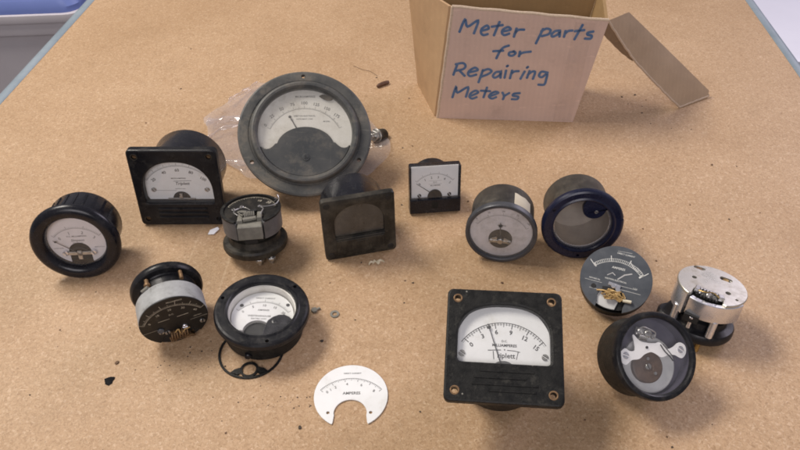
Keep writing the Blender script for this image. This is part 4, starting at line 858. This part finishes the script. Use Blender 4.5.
ml = MB().tube(coilpath((-5.2, -12, -.4), (5.6, -12, -.4), 2.5, 6), .5, 6).box((-7, -11, .5), (3, 5, 2.4), ch=.4).box((7, -12.4, .8), (3.2, 4, 2.8), rz=.3, ch=.4).box((0, -9.6, .8), (9, 1.6, 1.2), ch=.3).rod((0, -14.5, .2), (0, -14.5, 2.2), 1.8, n=18, ch=.3)
t.part('coil_bridge', ml, 'steel')
t.part('coil_lead', MB().tube(smoothpath([(-6, -14, 1.6), (-2, -15, 2.6), (2, -13.5, 3), (6, -15, 2)], 6), .4, 6), 'brass')
for x in (-4, 5): t.part('terminal_stud', MB().rod((x, -18, -32), (x, -18, -38.6), 1.4, n=14, ch=.3), 'brass')

# ------------------------------------------------------------------ 13  clear round meter with its works showing
t = Thing('round_panel_meter', 'round meter with no dial, white bridge and brown disc showing through its glass', 'meter', (143.7, 242.0, 36.3), 52.1, 19.4, 14)
Rf, Rw = 24.9, 21.2
t.part('bezel', MB().lathe([(22.8, -6), (24.2, -6), (Rf, -5.2), (Rf, -1.4), (24.4, -.4), (23.4, 0), (22.4, -.1), (21.6, -.8), (Rw, -2.6)], 128), 'black')
t.part('barrel', MB().lathe([(22.8, -6), (23.0, -26), (22.3, -27.6), (21, -28.2), (.4, -28.2)], 96), 'blackmatt')
t.part('inner_wall', MB().lathe([(21.6, -2.6), (21.4, -11), (.4, -11)], 96), 'purple')
t.part('disc', MB().lathe([(.4, -8.2), (15.4, -8.2), (16.0, -8.6), (16.0, -11)], 64, -.6, -4.6), 'greydisc')
t.part('coil_disc', MB().lathe([(9.2, -8.2), (9.2, -5.8), (8.6, -5.4), (3.4, -5.3), (3.0, -5.7), (.3, -5.7)], 48, -3.0, -5.8), 'coil')
t.part('coil_screw', MB().screw((-3.0, -5.8, -5.6), 1.7, .9, .4).rod((-3, -1.4, -5.4), (-3, -1.4, -4.6), .9, n=12).rod((0.8, -9.6, -5.4), (.8, -9.6, -4.6), .9, n=12), 'steel')
bp = smoothpath([(-20.2, 2.6, 0), (-17.5, 4.4, 0), (-14.8, 2.8, 0), (-11.5, 3.4, 0), (-11.6, 8.5, 0), (-11.8, 12.0, 0), (-8.5, 8.6, 0), (-4, 7.2, 0), (1, 6.8, 0), (4.2, 7.2, 0), (8, 3.6, 0), (12.4, 4.6, 0), (16.2, 7.0, 0), (19.6, 5.4, 0), (19.8, 1.4, 0), (17, -1.4, 0), (13, .4, 0), (9, .6, 0), (4.5, -.6, 0), (1, 1.4, 0), (-2, 2.4, 0), (-6, 1.2, 0), (-9.5, -1.2, 0), (-14.2, -1.8, 0), (-17.8, -4.2, 0), (-20.4, -2.2, 0), (-20.2, 2.6, 0)], 4)[:-1]
bz = t.part('bridge', MB().prism([(p[0], p[1]) for p in bp], -4.2, -3.0, .25), 'whitemetal')
for x, y in ((-17.6, .6), (16.6, 3.2)): t.part('screw', MB().screw((x, y, -3.0), 1.9, .8, x), 'bright', bz)
t.part('bridge_screw', MB().rod((-4.2, 4.8, -3.0), (-4.2, 4.8, -2.6), .8, n=12), 'dark', bz)
lug = MB(); lug.X = Matrix.Translation((0, .8, 1.6))
lug.box((-5.2, 12.6, -6), (9, 4.6, 1.6), rz=-.25, ch=.4).rod((-7.6, 13.0, -6), (-7.6, 13.0, -3.6), 1.9, n=20, ch=.35).rod((-3.0, 11.6, -6), (-3.0, 11.6, -3.2), 2.1, n=20, ch=.35).rod((.6, 10.0, -6), (.6, 10.0, -4), 1.4, n=16, ch=.3)
lug.tube(coilpath((-8.5, 10.2, -4.6), (-3.5, 9.0, -4.6), 1.3, 7), .32, 6).tube(smoothpath([(-9, 14, -4), (-6, 15.4, -3.4), (-2, 14, -3.4), (1.6, 12, -3.8), (1, 9.4, -4.2)], 6), .4, 6)
lug.screw((-7.6, 13.0, -3.5), 1.7, .5, .4).screw((-3.0, 11.6, -3.1), 1.8, .5, 1.2)
t.part('terminal_cluster', lug, 'steel')
t.part('wire', MB().tube(smoothpath([(4.4, 6.2, -2.8), (6.4, 2.6, -2.5), (9.4, -.6, -2.5), (11.5, -3, -3.2)], 6), .35, 6), 'dark')
t.part('needle', MB().rod((5.8, 6.4, -2.6), (12.8, -2.4, -2.6), .28, n=8), 'ink')
t.part('glass', MB().lathe([(Rw + .1, -2.2), (15, -1.2), (8, -.6), (.3, -.4)], 72), 'glasshaze')
studs(t, [(-8, 10), (8, 10)], 9, -28.2)

# ------------------------------------------------------------------ 14  large square meter in front
t = Thing('square_panel_meter', 'big black square meter in the foreground, needle between three and six', 'meter', (56.6, 239.3, 49.3), 68.3, -9.5, -4.6)
W = 31.75; win = arch(25.2, -10.0, 4.5, 18.9, 2.4, power=2.4)
pl = t.part('bezel', square_plate(W, 3.4, win, (0, 3), 5.2, 27.0, 5.2, ch=1.1), 'blackmatt')
hp = [(sx * 25.9, sy * 25.9) for sx in (-1, 1) for sy in (-1, 1)]
hc = MB()
for x, y in hp: hc.rod((x, y, -9), (x, y, 2), 1.7, n=20)
cut(pl, (t, hc))
for x, y in hp:
    t.part('eyelet', MB().lathe([(1.72, -3.0), (1.72, .05), (2.15, .22), (2.55, .05)], 28, x, y), 'rust')
for y, x0, x1 in ((-14.6, -13, 16), (-18.2, -16, 12), (-21.8, -17, 18), (-25.2, -8, 17)): t.part('rib', MB().box(((x0 + x1) / 2, y, .2), (x1 - x0, 1.1, .5), ch=.2), 'blackmatt', pl)
t.part('barrel', barrel(27.0, -5.2, 42.3, ch=1.2), 'blackmatt')
dz = -5.0
dial = t.part('dial', MB().disc(circle(26.6, 96), dz), 'white')
mk = MB(); c = (0, -14.0)
mk.arc(c, 28.2, -55, 55, .40, dz + .08); mk.arc(c, 27.2, -55, 55, .14, dz + .08)
for k in range(31):
    a = -50 + 100 * k / 30; mk.tick(c, a, 28.2 if k % 2 == 0 else 28.2, 25.0 if k % 6 == 0 else (25.8 if k % 3 == 0 else 26.6),   .46 if k % 6 == 0 else .30, dz + .08)
numerals(mk, c, 22.9, [(-50, '0'), (-30, '3'), (-10, '6'), (10, '9'), (30, '12'), (50, '15')], 3.5, dz + .08, bold=.07)
mk.text('D.C.', 1.7, .5, 3.6, dz + .08); mk.text('MILLIAMPERES', 2.15, .5, 1.2, dz + .08, bold=.07)
mk.text('riplett', 3.9, 1.4, -4.6, dz + .08, sx=1.0); mk.ribbon([(-5.6, -2.2), (-5.2, -6.8)], .45, dz + .08)
mk.ribbon([(-8.6, -1.9), (-5, -1.6), (-1.4, -1.4)], .42, dz + .08); mk.ribbon([(2.0, -1.4), (6, -1.6), (9.0, -2.2)], .38, dz + .08); mk.ribbon([(8.0, -2.0), (7.0, -6.4)], .35, dz + .08); mk.disc(circle(.4, 12, .6, -1.2), dz + .08)
t.part('printed_scale', mk, 'ink', dial)
for x in (-22.6, 22.4): t.part('screw', MB().screw((x, -4.4, dz), 1.75, .8, 1.0), 'steel')
t.part('pivot_cover', MB().prism([(5.0 * cos(pi * k / 24), -10.4 + 2.8 * sin(pi * k / 24)) for k in range(25)], dz, dz + .9, .3), 'greyring')
t.part('needle', needle(MB(), (0, -14), -18, 3.2, 28.4, .34, dz + 1.2, 26.2, 1.05), 'ink')
t.part('glass', MB().disc(win, -1.7), 'glass')

# ------------------------------------------------------------------ loose dial plate
R0 = 21.8
pts = [(R0 * cos(R_(a)), R0 * sin(R_(a))) for a in [-61.5 + 303 * k / 120 for k in range(121)]]
nl = [(-9.9, -18.2), (-9.3, -13.5)] + [(9.6 * cos(a), -12.2 + 9.3 * sin(a)) for a in [pi - .05 - (pi - .1) * k / 40 for k in range(41)]] + [(9.3, -13.5), (9.9, -18.2)]
lp = Thing('dial_plate', 'loose white dial plate with a keyhole notch, lying flat in the foreground', 'dial plate', (-29.0, 240.2, .9), 90, 0, -1)
dpl = lp.part('plate', MB().prism(pts + nl, -.5, .1, .08), 'white')
hc = MB()
for x, y in ((-12.9, -11.6), (11.8, -11.8)): hc.rod((x, y, -2), (x, y, 2), 1.0, n=16)
cut(dpl, (lp, hc))
mk = MB(); c = (0, -12.7)
scale(mk, c, 24.7, -47.5, 47.5, 40, 8, 1.0, 2.2, .24, .18, inward=True, mid=4, lm=1.6)
numerals(mk, c, 20.6, [(-43, '0'), (-36, '1'), (-27, '2'), (-7, '4'), (17, '6'), (41, '8')], 2.5, .18)
mk.text('AMPERES', 2.6, .4, 1.4, .18, bold=.06); mk.text('DIRECT CURRENT', 1.3, .5, 15.6, .18)
lp.part('printed_scale', mk, 'faint', dpl)

# ------------------------------------------------------------------ clear plastic bag behind the big meter
def sheet(outline_fn, nx, ny, hfun, seed):
    g = [outline_fn(i / nx, j / ny) for j in range(ny + 1) for i in range(nx + 1)]
    g = [(x, y, hfun(x, y)) for x, y in g]; n = nx + 1
    return MB().add(g, [(j * n + i, j * n + i + 1, (j + 1) * n + i + 1, (j + 1) * n + i) for j in range(ny) for i in range(nx)])
from mathutils import noise as mn
def bagh(x, y):
    n1 = mn.noise(Vector((x * .03, y * .03, 3.1))); n2 = abs(mn.noise(Vector((x * .05 + 5, y * .06, 7.7)))); n3 = mn.noise(Vector((x * .12, y * .12, 1.1)))
    return max(.5, 2.6 + 2.4 * n1 + 3.4 * (n2) + .35 * n3)
CL = (-150, 424); CR = (-18, 492)
def bago(u, v):
    # a crumpled strip of bag from the left square meter to the stud on the right
    xl = [-108, -138, -166, -175, -136]; yl = [440, 456, 494, 533, 594]
    k = v * 4; i = min(3, int(k)); f = k - i
    x0 = xl[i] * (1 - f) + xl[i + 1] * f; y0 = yl[i] * (1 - f) + yl[i + 1] * f
    xr = -34 + 26 * sin(v * 3.1); yr = 440 + 92 * v
    w = 2.0 * mn.noise(Vector((u * 6, v * 6, 2)))
    return (x0 + (xr - x0) * u + w * (3 if u < .05 else 1), y0 + (yr - y0) * u + w * 2 + 7 * sin(u * pi) * v)
bag = Thing('plastic_bag', 'crumpled clear plastic bag under the largest meter', 'plastic bag', (-90, 455, 0))
sh = sheet(bago, 60, 40, bagh, 1)
for v in sh.v: v.x += 90; v.y -= 455
bag.part('film', sh, 'bag', angle=180)
def foldstrip(p, w, h):
    P_ = smoothpath([(a, b, 0) for a, b in p], 6); vs = []; n = len(P_)
    for i, q in enumerate(P_):
        for k in range(5): vs.append((q[0] + 90 + mn.noise(Vector((i * .4, k, 2))) * 1.2, q[1] - 455 + (k - 2) * w / 4 * (1 + .4 * sin(i)), bagh(q[0], q[1]) + .6 + h * (1 - ((k - 2) / 2) ** 2) * (.7 + .5 * mn.noise(Vector((i * .5, 0, 0))))))
    return vs, [(i * 5 + k, i * 5 + k + 1, (i + 1) * 5 + k + 1, (i + 1) * 5 + k) for i in range(n - 1) for k in range(4)]
for p, w, h in (([(-171, 522), (-160, 527), (-148, 530), (-130, 528)], 9, 4), ([(-158, 556), (-150, 572), (-137, 592)], 6, 4), ([(-150, 470), (-138, 466), (-120, 462)], 6, 3), ([(-166, 500), (-156, 512), (-140, 515), (-126, 510)], 4, 3)):
    bag.part('fold', MB().add(*foldstrip(p, w, h)), 'bag', angle=180)
# stud wrapped in the loose end of the bag
st = Thing('terminal_post', 'small metal terminal post with a nut at the right edge of the largest meter', 'terminal post', (-21, 500, 6.0), 24, -38, 0)
st.part('post', MB().rod((0, 0, -14), (0, 0, 7), 2.4, n=18, ch=.4), 'steel')
st.part('nut', MB().hexnut((0, 0, 0), (0, 0, 3.4), 5.0), 'steel'); st.part('washer', MB().rod((0, 0, -1.4), (0, 0, -.1), 6.0, n=28, ch=.3), 'steel')
st.part('collar', MB().rod((0, 0, -12), (0, 0, -2.5), 5.6, n=24, ch=.8), 'brownbarrel')

# ------------------------------------------------------------------ scraps and crumbs
def chipmesh(r, seed, h=.5, n=9, el=1.0):
    rd = random.Random(seed); q = [(r * el * rd.uniform(.55, 1.15) * cos(2 * pi * k / n), r * rd.uniform(.55, 1.15) * sin(2 * pi * k / n)) for k in range(n)]
    m = MB(); top = [(x * .7, y * .7, h * r * rd.uniform(.6, 1.2)) for x, y in q]
    return m.loft([[(x * .9, y * .9, 0) for x, y in q], [(x, y, h * r * .35) for x, y in q], top], True, True)
single('bakelite_chip', chipmesh(3.2, 11, .22, 11, 1.25), 'chip', 'largest black broken chip, alone on the bare board at lower left', 'chip', (-175.4, 251, .05), .4)
m = MB().tube(smoothpath([(-7, -1.6, 1.6), (-4, -.4, 2.0), (0, .3, 2.0), (4, .6, 2.0), (7, 1.4, 1.5)], 5), [.6] + [1.2 + 1.0 * sin(pi * (k + 1) / 22) for k in range(19)] + [.6], 8)
single('wood_splinter', m, 'woodchip', 'reddish brown splinter on the board between the largest meter and the cardboard box', 'splinter', (-16.5, 593, .0), .5)
single('hair', MB().tube(smoothpath([(-14, 14, .3), (-9, 10, .4), (-4, 6, .3), (2, 4, .3), (7, -1, .3), (11, -6, .3)], 6), .16, 6), 'gritpale', 'thin dark hair on the board above the brown splinter', 'hair', (-33, 617, .1))
m = MB()
m.add([(-4.2, -2.6, .3), (.2, -3.4, .5), (4.2, .8, 1.2), (3.4, 2.6, 1.8), (-2.4, 1.0, 1.2), (-4.2, -2.6, .7), (.2, -3.4, .9), (4.2, .8, 1.6), (3.4, 2.6, 2.2), (-2.4, 1.0, 1.6)], [(0, 1, 2, 3, 4), (9, 8, 7, 6, 5), (0, 5, 6, 1), (1, 6, 7, 2), (2, 7, 8, 3), (3, 8, 9, 4), (4, 9, 5, 0)])
single('paper_scrap', m, 'paper', 'small white scrap beside the lower corner of the left square meter', 'scrap', (-138.6, 384, .05), .2)
m = MB(); rd = random.Random(5)
for k in range(3):
    x0 = -5 + k * 3.0; pth = smoothpath([(x0, rd.uniform(-2, 1), .7), (x0 + 1.8, rd.uniform(-1, 2), 1.6), (x0 + 3.4, rd.uniform(-1, 2), .9), (x0 + 5.2, rd.uniform(-1, 1.6), 1.3)], 5)
    vs = []
    for i, p in enumerate(pth): vs += [(p[0], p[1] - .8, p[2] - .3), (p[0], p[1] + .8, p[2] + .3)]
    m.add(vs, [(2 * i, 2 * i + 1, 2 * i + 3, 2 * i + 2) for i in range(len(pth) - 1)])
single('plastic_shaving', m, 'shaving', 'curled pale tan shaving in front of the dusty square meter', 'shaving', (-17.3, 350.6, 0), .25)
w = MB(); annulus(w, (0, 0), 3.0, 1.6, .7, 36)
single('washer', w, 'bridge', 'small flat metal washer on the board right of the face-up round meter', 'washer', (-43.0, 303.5, .1))
single('loose_nut', MB().rod((0, 0, 0), (0, 0, 1.8), 2.3, n=6, ch=.3).rod((2.4, .6, .4), (4, .8, 1), .9, n=10), 'bridge', 'little metal nut touching the right side of the face-up round meter', 'nut', (-56.6, 306.5, .05), .3)
CRUMBS = [(-22.9, 608.2, 1.1, 0), (8.5, 570.0, 1.1, 1), (2.2, 490.5, 0.9, 0), (10.7, 493.4, 0.8, 1), (222.9, 576.2, 1.4, 0), (209.7, 572.6, 1.3, 0), (221.5, 545.1, 1.1, 0), (231.0, 567.3, 0.8, 1), (212.4, 560.4, 0.7, 0), (259.5, 466.4, 1.4, 1), (279.2, 464.2, 0.8, 0), (249.7, 398.0, 1.0, 0), (-174.6, 264.3, 1.8, 1), (-49.5, 281.5, 1.5, 0), (-56.9, 219.0, 1.5, 0), (182.2, 353.4, 1.1, 1), (181.7, 387.3, 0.9, 1), (151.3, 207.0, 0.9, 0), (150.2, 213.3, 0.8, 1), (53.1, 419.2, 1.2, 1), (1.3, 415.0, 0.9, 0), (-27.5, 351.7, 0.8, 0), (-218.3, 666.8, 0.9, 0), (-210.2, 587.1, 1.1, 0), (-228.1, 528.8, 1.0, 1), (70.3, 332.0, 1.3, 1), (9.0, 332.0, 1.0, 0), (3.5, 333.9, 1.0, 1), (2.7, 313.6, 0.7, 0), (84.5, 346.4, 0.7, 1), (218.8, 327.3, 0.8, 0), (276.1, 405.5, 0.7, 1), (106.2, 224.2, 0.8, 1), (11.6, 229.5, 0.8, 0), (-219.2, 290.4, 0.8, 1), (-219.1, 241.1, 0.7, 0), (-98.4, 215.8, 0.9, 1), (-29.4, 298.8, 0.7, 0), (-48.2, 332.0, 0.7, 1), (-206.7, 323.6, 0.6, 0), (-136.3, 613.5, 0.7, 1), (225.3, 415.0, 0.9, 1), (100.7, 473.3, 0.8, 1), (136.7, 487.6, 0.6, 0)]
protos = [single('debris_crumb', chipmesh(1.0, 60 + k, .6, 7), ('grit', 'gritpale')[k % 2], 'tiny dark or brown crumb of grit lying loose on the board', 'crumb', group='crumbs of grit scattered over the board') for k in range(4)]
for i, (x, y, r, k) in enumerate(CRUMBS):
    src = protos[k + 2 * (i % 2)]
    o = src if not src.get('used') else src.copy()
    if o is not src: COL.objects.link(o); del o['used']
    else: src['used'] = 1
    o.location = (x * S, y * S, .00005); o.rotation_euler.z = i * 1.7; o.scale = (r, r * .8, r * .8)
for p_ in protos:
    if 'used' in p_: del p_['used']
rd = random.Random(12); du = MB()
for cx, cy, sx, sy, n, rr in ((-130, 258, 22, 5, 18, .5), (-78, 238, 13, 4, 18, .5), (-125, 268, 12, 6, 14, .6), (-55, 236, 10, 3, 14, .5), (230, 545, 30, 22, 10, .6), (0, 300, 120, 40, 22, .35), (60, 420, 150, 60, 22, .35), (-180, 300, 30, 60, 10, .35), (130, 240, 80, 30, 12, .35)):
    for _ in range(n):
        x, y, r = rd.gauss(cx, sx), rd.gauss(cy, sy), rr * rd.uniform(.3, 1.0)
        du.X = Matrix.Translation((x, y, .05)) @ Matrix.Rotation(rd.uniform(0, 6), 4, 'Z')
        du.loft([[(r * cos(a) * 1.3, r * sin(a), 0) for a in (0, 1.3, 2.4, 3.6, 5)], [(r * .6 * cos(a), r * .5 * sin(a), r * .6) for a in (0, 1.3, 2.4, 3.6, 5)]], True, True)
single('dust_grains', du, 'grit', 'fine dark dust and grains sprinkled over the board', 'dust', kind='stuff')

# ------------------------------------------------------------------ light: a ceiling fitting, a far window and an added front fill
w = bpy.data.worlds.new('World'); sc.world = w; w.use_nodes = True
bgd = w.node_tree.nodes['Background']; bgd.inputs[0].default_value = (.93, .91, 1.0, 1); bgd.inputs[1].default_value = .21
def area(name, loc, target, size, size_y, power, col):
    l = bpy.data.lights.new(name, 'AREA'); l.shape = 'RECTANGLE'; l.size = size; l.size_y = size_y; l.energy = power; l.color = col
    o = bpy.data.objects.new(name, l); COL.objects.link(o); o.location = loc
    o.rotation_euler = (Vector(target) - Vector(loc)).to_track_quat('-Z', 'Y').to_euler(); return o
area('ceiling_light', (-1.15, .95, 1.7), (0, .4, 0), .9, .55, 44, (1.0, .93, .84))
area('front_fill_light', (-.15, -1.3, 1.25), (.1, .5, 0), 1.2, .9, 17, (1.0, .94, .97))  # fill added behind the camera to brighten the box front and dials
area('far_window_light', (2.0, 1.7, 1.35), (0, .45, 0), 1.4, 1.0, 30, (.93, .84, 1.0))

# ------------------------------------------------------------------ camera
cam = bpy.data.cameras.new('camera'); co = bpy.data.objects.new('camera', cam); COL.objects.link(co)
cam.sensor_width = 36; cam.lens = 31.5; cam.clip_start = .01; cam.clip_end = 100
co.location = (0, 0, .352); co.rotation_euler = (pi / 2 - math.atan(629 / 700), 0, 0)
sc.camera = co
sc.view_settings.view_transform = 'Standard'; sc.view_settings.look = 'None'; sc.view_settings.exposure = 0; sc.view_settings.gamma = 1
sc.render.engine = 'CYCLES'; sc.cycles.use_denoising = True; sc.cycles.filter_width = 1.8
sc.cycles.max_bounces = 10; sc.cycles.transparent_max_bounces = 16; sc.cycles.sample_clamp_indirect = 6
